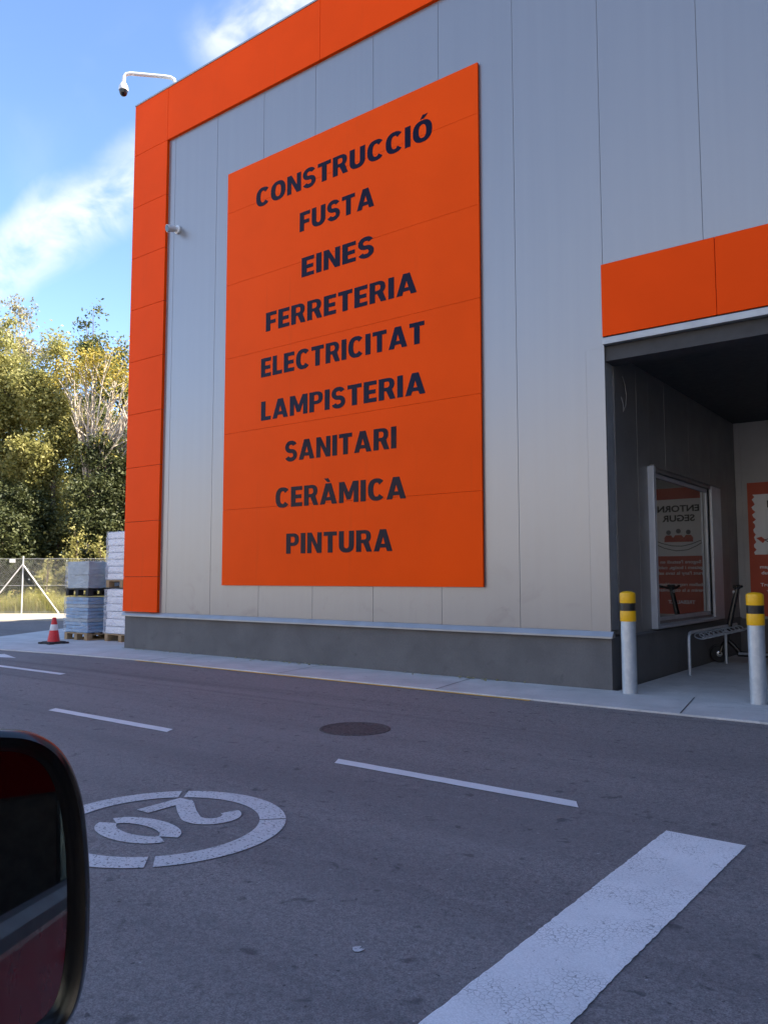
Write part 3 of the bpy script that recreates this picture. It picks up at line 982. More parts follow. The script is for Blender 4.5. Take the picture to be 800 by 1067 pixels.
bul = thing('bullet_camera', (-10.99, 0, 7.32), "small white bullet security camera on the silver wall beside the orange column", "security camera")
mb = MB(); mb.lathe((-10.99, 0.0, 7.32), [(0.075, 0.0), (0.075, 0.03), (0.045, 0.04), (0.03, 0.10)], 16, (0, -1, 0)); mb.build('bracket', M['white'], bul, smooth=True)
ax = Vector((-0.20, -0.94, -0.28)).normalized()
mb = MB(); mb.lathe(Vector((-11.01, -0.10, 7.32)) - ax * 0.03, [(0.045, 0.0), (0.062, 0.012), (0.062, 0.11), (0.066, 0.115), (0.066, 0.14)], 16, ax); mb.build('body', M['white'], bul, smooth=True)
mb = MB(); mb.lathe(Vector((-11.01, -0.10, 7.32)) + ax * 0.1105, [(0.060, 0.0), (0.057, 0.006)], 16, ax); mb.build('lens', M['dome'], bul, smooth=True)

# ------------------------------------------------------------------ poster on the back wall
pos = thing('safety_poster', (-2.52, YB, 0.60), "orange and white safety poster on the back wall of the entrance recess", "poster")
PX0, PX1, PZ0, PZ1 = -3.165, -1.88, 0.62, 2.83
yp = YB - 0.024
mb = MB(); mb.box((PX0, yp, PZ0), (PX1, YB - 0.009, PZ1)); mb.build('sheet', M['posterred'], pos)
mb = MB()
random.seed(3)
lf = [(PX0 + 0.075 + random.uniform(0, 0.03) + 0.02 * math.sin(i * 2.1), 2.63 - 1.0 * i / 24) for i in range(25)]
rt = [(PX1 - 0.075 - random.uniform(0, 0.03), 1.63 + 1.0 * i / 24) for i in range(25)]
mb.prism(lf + rt, lambda a, b: (a, yp - 0.001, b), lambda a, b: (a, yp - 0.0035, b)); mb.build('white_field', M['posterwhite'], pos)
pw = lambda x, y, d: (x, yp - 0.005 - d, y)
text_obj('headline', "ENTORN", M['ink'], pos, pw, width=0.72, cap=0.115, center=(-2.505, 2.405), bold=0.03, depth=0.002)
text_obj('headline', "SEGUR", M['ink'], pos, pw, width=0.56, cap=0.115, center=(-2.505, 2.235), bold=0.03, depth=0.002)
pxc = -2.50
mb = MB()
for dx, s_ in ((-0.17, 0.9), (0.0, 1.1), (0.17, 0.9)):
    mb.prism([(pxc + dx - 0.085 * s_, 1.875), (pxc + dx + 0.085 * s_, 1.875), (pxc + dx + 0.085 * s_, 1.95), (pxc + dx + 0.05 * s_, 1.995), (pxc + dx - 0.05 * s_, 1.995), (pxc + dx - 0.085 * s_, 1.95)],
             lambda a, b, k=dx: pw(a, b, 0), lambda a, b, k=dx: pw(a, b, 0.002 + 0.002 * s_))
mb.build('people_print', M['posterred'], pos)
for dx, z in ((-0.17, 2.045), (0.0, 2.065), (0.17, 2.045)):
    mb = MB(); mb.prism([(pxc + dx + 0.042 * math.cos(k * .393), z + 0.042 * math.sin(k * .393)) for k in range(16)], lambda a, b: pw(a, b, 0), lambda a, b: pw(a, b, 0.002)); mb.build('head_print', M['inkgrey'], pos)
mb = MB()
pts = [(pxc - 0.42, 1.87), (pxc - 0.36, 1.89), (pxc - 0.22, 1.835), (pxc - 0.05, 1.80), (pxc + 0.12, 1.81), (pxc + 0.3, 1.86), (pxc + 0.40, 1.905)]
mb.tube([pw(a, b, 0.002) for a, b in pts], 0.006, 6)
mb.tube([pw(a, b, 0.002) for a, b in [(pxc - 0.42, 1.87), (pxc - 0.30, 1.80), (pxc - 0.15, 1.735), (pxc + 0.05, 1.72), (pxc + 0.25, 1.77), (pxc + 0.40, 1.84)]], 0.006, 6)
mb.build('hand_outline', M['ink'], pos)
mb = MB(); mb.prism([(pxc - 0.55, 1.905), (pxc - 0.47, 1.925), (pxc - 0.41, 1.87), (pxc - 0.45, 1.82)], lambda a, b: pw(a, b, 0), lambda a, b: pw(a, b, 0.003)); mb.build('cuff_print', M['posterred'], pos)
for i, (tx, wd) in enumerate((("Segons l'estudi en", 0.70), ("magatzem i botiga, cuidem", 0.98), ("durant l'any la teva salut", 0.94), ("", 0), ("Treballem responsablement", 0.98), ("venim a la comunitat", 0.80))):
    if tx: text_obj('small_print', tx, M['posterwhite'], pos, pw, width=wd, cap=0.055, center=(-2.52, 1.50 - i * 0.098), bold=0.02, depth=0.002)
text_obj('small_print', "TREBALLAT", M['posterwhite'], pos, pw, width=0.46, cap=0.06, center=(-2.52, 0.80), bold=0.03, depth=0.002)

# ------------------------------------------------------------------ bollards
def bollard(x, y, label):
    b = thing('bollard', (x, y, 0.022), label, "bollard", "galvanised bollards before the entrance recess")
    mb = MB(); mb.lathe((x, y, 0.015), [(0.078, 0.0), (0.078, 0.785)], 32); mb.build('post', M['galv'], b, smooth=True)
    mb = MB()
    mb.lathe((x, y, 0.0), [(0.081, 0.785), (0.0825, 0.79), (0.0825, 0.892), (0.081, 0.897)], 32)
    mb.build('yellow_band', M['yellow'], b, smooth=True)
    mb = MB(); mb.lathe((x, y, 0.0), [(0.0805, 0.897), (0.0805, 0.980)], 32); mb.build('black_band', M['black'], b, smooth=True)
    mb = MB(); mb.lathe((x, y, 0.0), [(0.081, 0.980), (0.0825, 0.985), (0.0825, 1.07), (0.078, 1.088), (0.05, 1.102), (0.0, 1.108)], 32); mb.build('yellow_cap', M['yellow'], b, smooth=True)
    return b


b0 = bollard(-3.117, -0.10, "steel bollard with yellow and black bands standing next to the wall corner")
dup(b0, (1.26, 0.05, 0), "steel bollard with yellow and black bands cut by the right edge of the picture")

# ------------------------------------------------------------------ bike rack
rack = thing('bike_rack', (-3.07, 2.8, 0.022), "low galvanised bicycle rack along the dark recess wall", "bicycle rack")
rx = -3.07
mb = MB()
mb.tube([(rx, 1.87, 0.02), (rx, 1.87, 0.46), (rx, 1.885, 0.51), (rx, 1.92, 0.545), (rx, 1.98, 0.555), (rx, 4.25, 0.555)], 0.021, 12)
mb.build('frame', M['galv'], rack, smooth=True)
mb = MB(); mb.tube([(rx, 3.62, 0.02), (rx, 3.62, 0.54)], 0.021, 12); mb.build('leg', M['galv'], rack, smooth=True)
mb = MB()
pts = []
for i in range(140):
    a = i / 139
    pts.append((rx + 0.085 + 0.075 * math.cos(i * 0.45), 1.98 + 2.2 * a, 0.505 + 0.04 * math.sin(i * 0.45)))
mb.tube(pts, 0.008, 6)
mb.tube([(rx + 0.15, 1.95, 0.50), (rx + 0.15, 4.2, 0.50)], 0.010, 8)
mb.build('wire_coil', M['galv'], rack, smooth=True)

# ------------------------------------------------------------------ kick scooter
sc = thing('kick_scooter', (-2.7, 3.8, 0.022), "black electric kick scooter parked behind the bicycle rack", "scooter")
fw, rw = Vector((-3.19, 3.72, 0.147)), Vector((-2.30, 4.02, 0.137))
hd = (fw - rw); hd.z = 0; hd.normalize(); sd_ = Vector((-hd.y, hd.x, 0))
for c_, r_ in ((fw, 0.122), (rw, 0.115)):
    mb = MB(); mb.lathe(c_ - sd_ * 0.028, [(r_ * 0.66, 0.0), (r_ * 0.93, 0.004), (r_, 0.02), (r_, 0.036), (r_ * 0.93, 0.052), (r_ * 0.66, 0.056)], 28, sd_)
    w_ = mb.build('wheel', M['rubber'], sc, smooth=True)
    mb = MB(); mb.lathe(c_ - sd_ * 0.032, [(0.03, 0.0), (0.055, 0.01), (0.06, 0.032), (0.055, 0.054), (0.03, 0.064)], 18, sd_); mb.build('hub', M['steel'], w_, smooth=True)
mb = MB()
st_b = fw - hd * 0.10 + Vector((0, 0, 0.22)); st_t = fw - hd * 0.27 + Vector((0, 0, 0.95))
mb.tube([fw + sd_ * 0.05, fw + sd_ * 0.05 + Vector((0, 0, 0.12)) - hd * 0.04, st_b], 0.016, 8); mb.tube([fw - sd_ * 0.05, fw - sd_ * 0.05 + Vector((0, 0, 0.12)) - hd * 0.04, st_b], 0.016, 8)
mb.build('fork', M['carblack'], sc, smooth=True)
mb = MB()
for k in range(13):
    pass
mb.add(*(lambda c_, r_: ([tuple(c_ + hd * (r_ * math.cos(a)) + Vector((0, 0, r_ * math.sin(a))) + sd_ * s_) for a in [R(20 + 10 * k) for k in range(15)] for s_ in (-0.04, 0.04)], [(2 * k, 2 * k + 1, 2 * k + 3, 2 * k + 2) for k in range(14)]))(fw, 0.14))
mb.add(*(lambda c_, r_: ([tuple(c_ + hd * (r_ * math.cos(a)) + Vector((0, 0, r_ * math.sin(a))) + sd_ * s_) for a in [R(20 + 10 * k) for k in range(15)] for s_ in (-0.045, 0.045)], [(2 * k, 2 * k + 1, 2 * k + 3, 2 * k + 2) for k in range(14)]))(rw, 0.135))
mb.build('mudguard', M['carblack'], sc)
mb = MB(); mb.tube([st_b - Vector((0, 0, 0.03)), st_b + (st_t - st_b) * 0.5, st_t], [0.045, 0.038, 0.032], 12); mb.build('stem', M['carblack'], sc, smooth=True)
mb = MB()
mb.tube([st_t + sd_ * 0.25 - hd * 0.04 + Vector((0, 0, 0.03)), st_t + sd_ * 0.12, st_t, st_t - sd_ * 0.12, st_t - sd_ * 0.25 - hd * 0.04 + Vector((0, 0, 0.03))], 0.018, 10)
hb = mb.build('handlebar', M['carblack'], sc, smooth=True)
for s_ in (-1, 1):
    mb = MB(); mb.tube([st_t + sd_ * 0.25 * s_ - hd * 0.04 + Vector((0, 0, 0.03)), st_t + sd_ * 0.15 * s_ - hd * 0.012 + Vector((0, 0, 0.008))], 0.019, 10); mb.build('grip', M['rubber'], hb, smooth=True)
mb = MB(); mb.box(tuple(st_t + Vector((-0.05, -0.045, 0.0))), tuple(st_t + Vector((0.05, 0.045, 0.05)))); mb.build('display', M['carblack'], sc, bevel=0.01)
mb = MB(); mb.tube([st_b, st_b - hd * 0.1 - Vector((0, 0, 0.10)), st_b - hd * 0.16 - Vector((0, 0, 0.18))], [0.03, 0.032, 0.035], 10); mb.build('neck', M['carblack'], sc, smooth=True)
d0, d1 = fw - hd * 0.24, rw + hd * 0.10
mb = MB(); mb.prism([(-0.075, 0.12), (0.075, 0.12), (0.085, 0.15), (0.075, 0.19), (-0.075, 0.19), (-0.085, 0.15)], lambda a, b: tuple(Vector((d0.x, d0.y, b)) + sd_ * a), lambda a, b: tuple(Vector((d1.x, d1.y, b - 0.01)) + sd_ * a)); mb.build('deck', M['carblack'], sc, bevel=0.008)
mb = MB(); mb.tube([(d0 + hd * -0.18 - sd_ * -0.06).xy.to_3d() + Vector((0, 0, 0.13)), (d0 + hd * -0.14 - sd_ * -0.15).xy.to_3d() + Vector((0, 0, 0.022))], 0.010, 8); mb.build('kickstand', M['steel'], sc, smooth=True)
mb = MB(); mb.lathe(st_b + (st_t - st_b) * 0.93 + hd * 0.022, [(0.022, 0), (0.024, 0.02), (0.018, 0.028)], 14, hd); mb.build('headlight', M['white'], sc, smooth=True)

# ------------------------------------------------------------------ traffic cone
co = thing('traffic_cone', (-14.12, -0.24, 0.022), "small red traffic cone with white band on a black base", "traffic cone")
c_ = (-14.12, -0.24, 0.022)
mb = MB(); mb.prism([(-0.19, -0.13), (-0.13, -0.19), (0.13, -0.19), (0.19, -0.13), (0.19, 0.13), (0.13, 0.19), (-0.13, 0.19), (-0.19, 0.13)], lambda a, b: (c_[0] + a, c_[1] + b, 0.03), lambda a, b: (c_[0] + a * 0.93, c_[1] + b * 0.93, 0.065))
for sx in (-1, 1):
    for sy in (-1, 1): mb.box((c_[0] + sx * 0.15 - 0.05, c_[1] + sy * 0.15 - 0.05, 0.022), (c_[0] + sx * 0.15 + 0.05, c_[1] + sy * 0.15 + 0.05, 0.055))
mb.build('base', M['rubber'], co, bevel=0.006)
mb = MB(); mb.lathe(c_, [(0.118, 0.043), (0.112, 0.06), (0.036, 0.475), (0.034, 0.485), (0.026, 0.488), (0.0, 0.47)], 28); mb.build('body', M['conered'], co, smooth=True)
rr = lambda h: 0.112 + (0.036 - 0.112) * (h - 0.06) / 0.415 + 0.002
mb = MB(); mb.lathe(c_, [(rr(0.25) - 0.001, 0.25), (rr(0.252), 0.252), (rr(0.358), 0.358), (rr(0.36) - 0.001, 0.36)], 28); mb.build('reflective_band', M['conewhite'], co, smooth=True)

# ------------------------------------------------------------------ pallets and wrapped loads
def pallet(x0, y0, z, w, d, label, mat='wood'):
    p = thing('pallet', (x0 + w / 2, y0 + d / 2, z), label, "pallet", "pallets beside the building")
    mb = MB()
    for i in range(7):
        a = y0 + (d - 0.1) * i / 6
        mb.box((x0, a, z + 0.122), (x0 + w, a + 0.1, z + 0.144))
    mb.build('deck_boards', M[mat], p)
    mb = MB()
    for i in range(3):
        a = x0 + (w - 0.1) * i / 2
        mb.box((a, y0, z + 0.0), (a + 0.1, y0 + d, z + 0.022))
        mb.box((a, y0, z + 0.10), (a + 0.1, y0 + d, z + 0.122))
    mb.build('bearer_boards', M[mat], p)
    for i in range(3):
        for j in range(3):
            a, b = x0 + (w - 0.1) * i / 2, y0 + (d - 0.12) * j / 2
            mb = MB(); mb.box((a, b, z + 0.022), (a + 0.1, b + 0.12, z + 0.10)); mb.build('block', M[mat], p)
    return p


def sag_wrap(x0, x1, y0, y1, z0, z1, seed):
    """a crumpled film skin round a load"""
    rg = random.Random(seed)
    mb = MB()
    nx, ny, nz = 8, 12, 14
    per = [(x0 + (x1 - x0) * i / nx, y0, 0, -1) for i in range(nx)] + [(x1, y0 + (y1 - y0) * i / ny, 1, 0) for i in range(ny)] + \
          [(x1 - (x1 - x0) * i / nx, y1, 0, 1) for i in range(nx)] + [(x0, y1 - (y1 - y0) * i / ny, -1, 0) for i in range(ny)]
    n = len(per)
    vs = []
    for k in range(nz + 1):
        for (x, y, a, b) in per:
            o = rg.uniform(0.004, 0.022)
            vs.append((x + a * o, y + b * o, z0 + (z1 - z0) * k / nz + rg.uniform(-.01, .01)))
    fs = [(k * n + i, k * n + (i + 1) % n, (k + 1) * n + (i + 1) % n, (k + 1) * n + i) for k in range(nz) for i in range(n)]
    top = []
    cx_, cy_ = (x0 + x1) / 2, (y0 + y1) / 2
    vs.append((cx_, cy_, z1 + 0.03))
    fs += [(nz * n + i, nz * n + (i + 1) % n, len(vs) - 1) for i in range(n)]
    mb.add(vs, fs)
    return mb


ZG = 0.022


def load_layers(name, mat, x0, x1, y0, y1, z0, layers, label, group, cols=1, jit=0.012, wrap='wrap', seed=1, round_=0.012, top_fn=None):
    L_ = thing(name, ((x0 + x1) / 2, (y0 + y1) / 2, z0), label, "wrapped load", group)
    rg = random.Random(seed)
    z = z0
    for h in layers:
        for c in range(cols):
            a = x0 + (x1 - x0) * c / cols; b = x0 + (x1 - x0) * (c + 1) / cols
            j = [rg.uniform(-jit, jit) for _ in range(4)]
            mb = MB(); mb.box((a + 0.006 + j[0], y0 + 0.01 + j[1], z + 0.004), (b - 0.006 + j[2], y1 - 0.01 + j[3], z + h - 0.004))
            mb.build('pack', mat if not isinstance(mat, list) else rg.choice(mat), L_, bevel=round_, seg=2)
        z += h
    sag_wrap(x0 - 0.012, x1 + 0.012, y0 - 0.012, y1 + 0.012, z0 + 0.01, z + 0.005, seed).build('stretch_wrap', M[wrap], L_, smooth=True)
    return L_, z


GL = "wrapped loads stacked on pallets beside the building"
bx0, bx1, by0, by1 = -15.02, -14.22, 0.52, 1.72
pallet(bx0, by0, ZG, 0.8, 1.2, "wooden pallet on the ground under the blue wrapped load")
_, z1 = load_layers('wrapped_load', [M['bluebag'], M['bluebag'], M['bluebag'], M['greybag']], bx0, bx1, by0, by1, ZG + 0.146, [0.07] * 10, "lower stack of blue packs wrapped in clear film, behind the traffic cone", GL, 1, 0.015, 'wrap', 5)
pallet(bx0, by0, z1 + 0.03, 0.8, 1.2, "dark pallet between the two blue wrapped loads", 'rubber')
load_layers('wrapped_load', [M['greybag'], M['greybag']], bx0 + 0.02, bx1 - 0.02, by0, by1, z1 + 0.176, [0.27, 0.27], "upper grey blue load under wrinkled film, standing on the lower blue stack", GL, 1, 0.01, 'wrap', 8)
wx0, wx1, wy0, wy1 = -13.93, -12.93, 0.72, 1.72
pallet(wx0, wy0, ZG, 1.0, 1.0, "wooden pallet on the ground under the white stack at the wall corner")
_, z2 = load_layers('wrapped_load', M['carton'], wx0, wx1, wy0, wy1, ZG + 0.146, [0.145] * 6, "lower white stack of packs beside the orange corner", GL, 1, 0.012, 'wrapw', 15, 0.02)
pallet(wx0, wy0, z2 + 0.03, 1.0, 1.0, "wooden pallet between the two white stacks")
load_layers('wrapped_load', M['carton'], wx0 + 0.02, wx1, wy0, wy1, z2 + 0.176, [0.135] * 7, "upper white stack of packs reaching above the others beside the orange corner", GL, 1, 0.02, 'wrapw', 16, 0.02)

# ------------------------------------------------------------------ fence
fen = thing('chain_link_fence', tuple(fp(0, 0)), "chain link fence with white braced posts in front of the trees", "fence")
random.seed(5)
for s_ in (-6.2, -3.1, 0.0, 3.1, 6.2, 9.3, 12.4):
    mb = MB(); mb.tube([fp(s_, 0, 0), fp(s_, 0, 2.02)], 0.026, 8); mb.build('post', M['postgrey'], fen, smooth=True)
for s_, k in ((0, -1.32), (0, 1.32)):
    mb = MB(); mb.tube([fp(s_ + k, -0.03, 0.02), fp(s_, -0.03, 1.74)], 0.024, 8); mb.build('brace', M['postgrey'], fen, smooth=True)
mb = MB()
for z in (0.08, 1.0, 1.93):
    mb.tube([fp(-9, -0.02, z), fp(13, -0.02, z)], 0.006, 4)
mb.build('tension_wire', M['postgrey'], fen)
mb = MB()
p = 0.085
k = -9.0
while k < 13:
    for sg in (1, -1):
        mb.tube([fp(k, 0.012 * sg, 0.05), fp(k + 1.9 * sg, 0.012 * sg, 1.95)], 0.0012, 3, False)
    k += p
mb.build('mesh_netting', M['postgrey'], fen)
mb = MB(); mb.prism([(-0.46, 1.80), (-0.26, 1.80), (-0.26, 1.92), (-0.46, 1.92)], lambda a, b: tuple(fp(a, -0.035, b)), lambda a, b: tuple(fp(a, -0.045, b)))
tag(mb.build('notice_plate', M['white']), "small blank white plate hung on the fence beside the braced post", "plate")


# ------------------------------------------------------------------ vegetation
def leaf_mesh(name, centers, size, mat, parent=None, up=0.35, aspect=0.55, rng=RNG):
    n = len(centers)
    c = np.asarray(centers)
    nor = rng.normal(size=(n, 3)); nor[:, 2] = np.abs(nor[:, 2]) + up
    nor /= np.linalg.norm(nor, axis=1)[:, None]
    a = rng.normal(size=(n, 3)); a -= nor * (a * nor).sum(1)[:, None]; a /= np.linalg.norm(a, axis=1)[:, None]
    b = np.cross(nor, a)
    s = size * rng.uniform(0.6, 1.35, size=(n, 1))
    v = np.stack([c - a * s, c - b * s * aspect + nor * s * .15, c + a * s, c + b * s * aspect + nor * s * .15], 1).reshape(-1, 3)
    base = np.array(parent_world(parent)) if parent is not None else np.zeros(3)
    v = v - base
    me = bpy.data.meshes.new(name)
    me.vertices.add(n * 4); me.vertices.foreach_set('co', v.ravel())
    me.loops.add(n * 4); me.loops.foreach_set('vertex_index', np.arange(n * 4, dtype=np.int32))
    me.polygons.add(n)
    me.polygons.foreach_set('loop_start', np.arange(0, n * 4, 4, dtype=np.int32))
    me.polygons.foreach_set('loop_total', np.full(n, 4, dtype=np.int32))
    me.update(calc_edges=True)
    me.materials.append(mat)
    o = bpy.data.objects.new(name, me); COL.objects.link(o)
    if parent is not None: o.parent = parent
    return o


def lumpy_points(lumps, n, rng, shell=0.55):
    """points inside a union of ellipsoids, denser towards their skins"""
    out = []
    vol = np.array([l[3] * l[4] * l[5] for l in lumps]); vol = vol / vol.sum()
    idx = rng.choice(len(lumps), size=n, p=vol)
    d = rng.normal(size=(n, 3)); d /= np.linalg.norm(d, axis=1)[:, None]
    r = rng.uniform(shell, 1.0, size=(n, 1)) ** 0.8
    L_ = np.array(lumps)[idx]
    return L_[:, :3] + d * r * L_[:, 3:6]


def tree(name, x, y, h, rad, label, leafmat, bark, seed, base=0.25, nclus=260, per=90, lsize=0.10, cl=0.42, cat="tree", group="trees behind the fence", lean=(0, 0), shape=1.0, trunk_r=0.13, up=0.35, extra=None):
    rg = np.random.default_rng(seed)
    t = thing(name, (x, y, 0), label, cat, group)
    lumps = []
    nl = 15
    for i in range(nl):
        f = (i + 0.5) / nl
        z = h * (base + (1 - base) * f)
        prof = math.sin(math.pi * min(1, 0.12 + 0.80 * f ** shape)) ** 0.7
        a = rg.uniform(0, 2 * math.pi)
        rr_ = rad * prof * rg.uniform(0.15, 0.62)
        sr = rad * rg.uniform(0.34, 0.55) * max(0.35, prof)
        lumps.append((x + lean[0] * f + rr_ * math.cos(a), y + lean[1] * f + rr_ * math.sin(a), min(z, h - sr * 0.8), sr, sr, sr * rg.uniform(0.7, 1.05)))
    cc = lumpy_points(lumps, nclus, rg)
    sizes = rg.uniform(0.5, 1.25, size=(nclus, 1)) * cl
    pts = np.repeat(cc, per, 0) + rg.normal(size=(nclus * per, 3)) * np.repeat(sizes, per, 0) * np.array([0.55, 0.55, 0.42])
    pts = pts[pts[:, 2] > 0.15]
    mb = MB()
    top = Vector((x + lean[0] * 0.8, y + lean[1] * 0.8, h * 0.85))
    P0 = Vector((x, y, -0.1)); mid = P0.lerp(top, 0.5) + Vector((rg.normal() * .12, rg.normal() * .12, 0))
    mb.tube([P0, P0.lerp(mid, .5), mid, mid.lerp(top, .5), top], [trunk_r, trunk_r * .82, trunk_r * .6, trunk_r * .35, trunk_r * .12], 8)
    for l in lumps:
        c_ = Vector(l[:3])
        f = max(0.12, min(0.9, (c_.z - 0.9) / (h * 0.85)))
        st = P0.lerp(mid, f * 2) if f < .5 else mid.lerp(top, f * 2 - 1)
        mb.tube([st, st.lerp(c_, .5) + Vector((0, 0, .12)), c_], [trunk_r * .38, trunk_r * .22, trunk_r * .1], 6)
    for i in range(0, nclus, 2):
        c_ = Vector(cc[i]); l = min(lumps, key=lambda q: (q[0] - c_.x) ** 2 + (q[1] - c_.y) ** 2 + (q[2] - c_.z) ** 2)
        b_ = Vector(l[:3])
        mb.tube([b_, b_.lerp(c_, .55) + Vector((0, 0, .05)), c_], [trunk_r * .10, trunk_r * .07, 0.004], 4, False)
    mb.build('trunk', bark, t, smooth=True)
    leaf_mesh('crown', pts, lsize, leafmat, t, up, rng=rg)
    return t


GT = "trees behind the fence"
tree('broadleaf_tree', -32.9, 8.2, 12.3, 2.7, "tall olive green tree filling the left edge of the picture", M['leaf_olive'], M['bark'], 21, 0.10, 420, 130, 0.078, 0.58)
tree('broadleaf_tree', -30.2, 8.9, 11.4, 1.75, "rounded olive green tree standing left of the bare branched tree", M['leaf_olive'], M['bark'], 22, 0.12, 320, 130, 0.076, 0.50)
tree('poplar_tree', -39.6, 12.2, 16.0, 1.9, "sparse pale poplar showing above the olive trees at far left", M['leaf_pale'], M['palebark'], 23, 0.45, 150, 44, 0.08, 0.45)
tree('poplar_tree', -36.2, 14.4, 15.4, 1.35, "dark green slender tree rising behind the yellow topped tree", M['leaf_mid'], M['bark'], 24, 0.3, 190, 80, 0.085, 0.42)
tree('broadleaf_tree', -36.6, 16.3, 14.2, 1.5, "mid green tree half hidden behind the orange corner", M['leaf_mid'], M['bark'], 25, 0.25, 190, 90, 0.085, 0.5)
tree('evergreen_tree', -27.3, 9.6, 6.7, 2.1, "low dark evergreen tree directly behind the white stacks", M['leaf_dark'], M['bark'], 26, 0.06, 320, 110, 0.07, 0.45)
tree('evergreen_tree', -25.9, 11.4, 8.6, 1.9, "dark evergreen tree touching the orange corner", M['leaf_dark'], M['bark'], 27, 0.06, 300, 105, 0.07, 0.45)
tree('evergreen_tree', -30.7, 7.2, 4.9, 1.9, "low dark evergreen tree in the shade under the olive trees", M['leaf_dark'], M['bark'], 28, 0.05, 280, 100, 0.07, 0.42)
tree('broadleaf_tree', -34.6, 5.2, 10.5, 2.6, "olive green tree just outside the left edge of the picture", M['leaf_olive'], M['bark'], 29, 0.1, 220, 80, 0.11, 0.55)

tree('evergreen_tree', -33.3, 13.2, 9.4, 2.2, "tall dark evergreen tree filling the gap behind the bare branched tree", M['leaf_dark'], M['bark'], 31, 0.05, 320, 110, 0.075, 0.5)

# bare, fanning tree with a yellow top
rg = np.random.default_rng(41)
bt = thing('bare_tree', (-28.6, 9.9, 0), "bare branched tree with pale fanning twigs and yellow top leaves", "tree", GT)
mb = MB(); P0 = Vector((-28.15, 9.45, 0)); fk = Vector((-28.25, 9.35, 4.6))
mb.tube([P0, P0.lerp(fk, .5) + Vector((.05, 0, 0)), fk], [0.15, 0.12, 0.10], 8)
tips = []
for i in range(34):
    a = rg.uniform(-1.0, 1.25); dpt = rg.uniform(-0.8, 0.8)
    st = P0.lerp(fk, rg.uniform(0.78, 1.0))
    hh = rg.uniform(3.6, 6.3) * (1 - 0.16 * abs(a))
    end = st + d_f * (a * 1.75) + n_f * dpt + Vector((0, 0, hh))
    m1 = st.lerp(end, 0.35) + d_f * (a * -0.22) + Vector((rg.normal() * .06, rg.normal() * .06, 0)); m2 = st.lerp(end, 0.7) + Vector((rg.normal() * .08, rg.normal() * .08, 0))
    r0 = rg.uniform(0.045, 0.08)
    mb.tube([st, m1, m2, end], [r0, r0 * .72, r0 * .42, 0.006], 6)
    tips.append(end)
    for j in range(9):
        f = rg.uniform(0.3, 0.98)
        s0 = st.lerp(m1, f / .35) if f < .35 else (m1.lerp(m2, (f - .35) / .35) if f < .7 else m2.lerp(end, (f - .7) / .3))
        e2 = s0 + d_f * (rg.normal() * .32 + a * .25) + n_f * (rg.normal() * .3) + Vector((0, 0, rg.uniform(.35, 1.1)))
        mb.tube([s0, s0.lerp(e2, .5) + Vector((rg.normal() * .03, 0, 0)), e2], [r0 * .35, r0 * .26, 0.005], 4, False)
        tips.append(e2)
mb.build('trunk', M['palebark'], bt, smooth=True)
tp = np.array([tuple(t) for t in tips])
hi = tp[tp[:, 2] > 9.0]
pts = np.repeat(hi, 36, 0) + rg.normal(size=(len(hi) * 36, 3)) * 0.26
lo = tp[tp[:, 2] <= 9.0]
pts2 = np.repeat(lo, 2, 0) + rg.normal(size=(len(lo) * 2, 3)) * 0.25
leaf_mesh('crown', np.vstack([pts, pts2]), 0.066, M['leaf_yellow'], bt, 0.3, rng=rg)

lt = leaf_mesh('leaf_litter', LITTER, 0.028, M['leaf_pale'], None, 2.5, rng=np.random.default_rng(6))
struct(lt, 'dry leaf litter along the foot of the grey plinth', 'stuff')

# shrubs at and behind the fence
GS = "shrubs along the fence"
random.seed(12)


def shrub(s_, d, h, rad, label, mat, seed, n=90, per=60, ls=0.07):
    q = fp(s_, d)
    return tree('shrub', q.x, q.y, h, rad, label, mat, M['bark'], seed, 0.08, n, per, ls, 0.28, "shrub", GS, trunk_r=0.05)


shrub(-2.2, 3.4, 3.0, 1.1, "dark shrub behind the fence at the left edge of the picture", M['leaf_dark'], 51)
shrub(-0.3, 3.6, 3.4, 1.2, "dark shrub behind the fence left of the braced post", M['leaf_dark'], 52)
shrub(2.6, 3.5, 3.6, 1.3, "dark shrub behind the fence between post and blue load", M['leaf_dark'], 53)
shrub(4.6, 3.4, 3.9, 1.3, "dark shrub behind the fence above the white stack", M['leaf_dark'], 54)
shrub(6.3, 3.4, 3.6, 1.2, "dark shrub hidden mostly by the orange corner", M['leaf_dark'], 57)
shrub(0.45, 1.0, 1.9, 0.35, "light green climber grown up the fence beside the braced post", M['leaf_olive'], 55, 30, 30, 0.055)
shrub(1.35, 1.3, 3.1, 0.5, "light green straggly bush leaning over the fence left of the blue load", M['leaf_olive'], 56, 44, 34, 0.055)
shrub(2.15, 1.5, 2.8, 0.35, "thin olive sapling behind the blue load", M['leaf_olive'], 58, 30, 30, 0.055)

# grass between fence and shrubs
rg = np.random.default_rng(77)
n = 15000
s_ = rg.uniform(-9, 11, n); d_ = rg.uniform(0.1, 1.9, n)
patch = 0.5 + 0.5 * np.sin(s_ * 1.7 + 1.0) * np.sin(d_ * 2.0 + s_)
hgt = rg.uniform(0.35, 0.95, n) * (0.5 + 0.7 * patch)
base = np.array(P_f)[None] + np.outer(s_, np.array(d_f)) + np.outer(d_, np.array(n_f))
ang = rg.uniform(0, 2 * np.pi, n)
wv = np.stack([np.cos(ang), np.sin(ang), np.zeros(n)], 1) * 0.016
tipv = base + np.stack([rg.normal(size=n) * .14, rg.normal(size=n) * .14, hgt], 1)
v = np.stack([base - wv, base + wv, tipv], 1).reshape(-1, 3)
me = bpy.data.meshes.new('grass')
me.vertices.add(n * 3); me.vertices.foreach_set('co', v.ravel()); me.loops.add(n * 3); me.loops.foreach_set('vertex_index', np.arange(n * 3, dtype=np.int32))
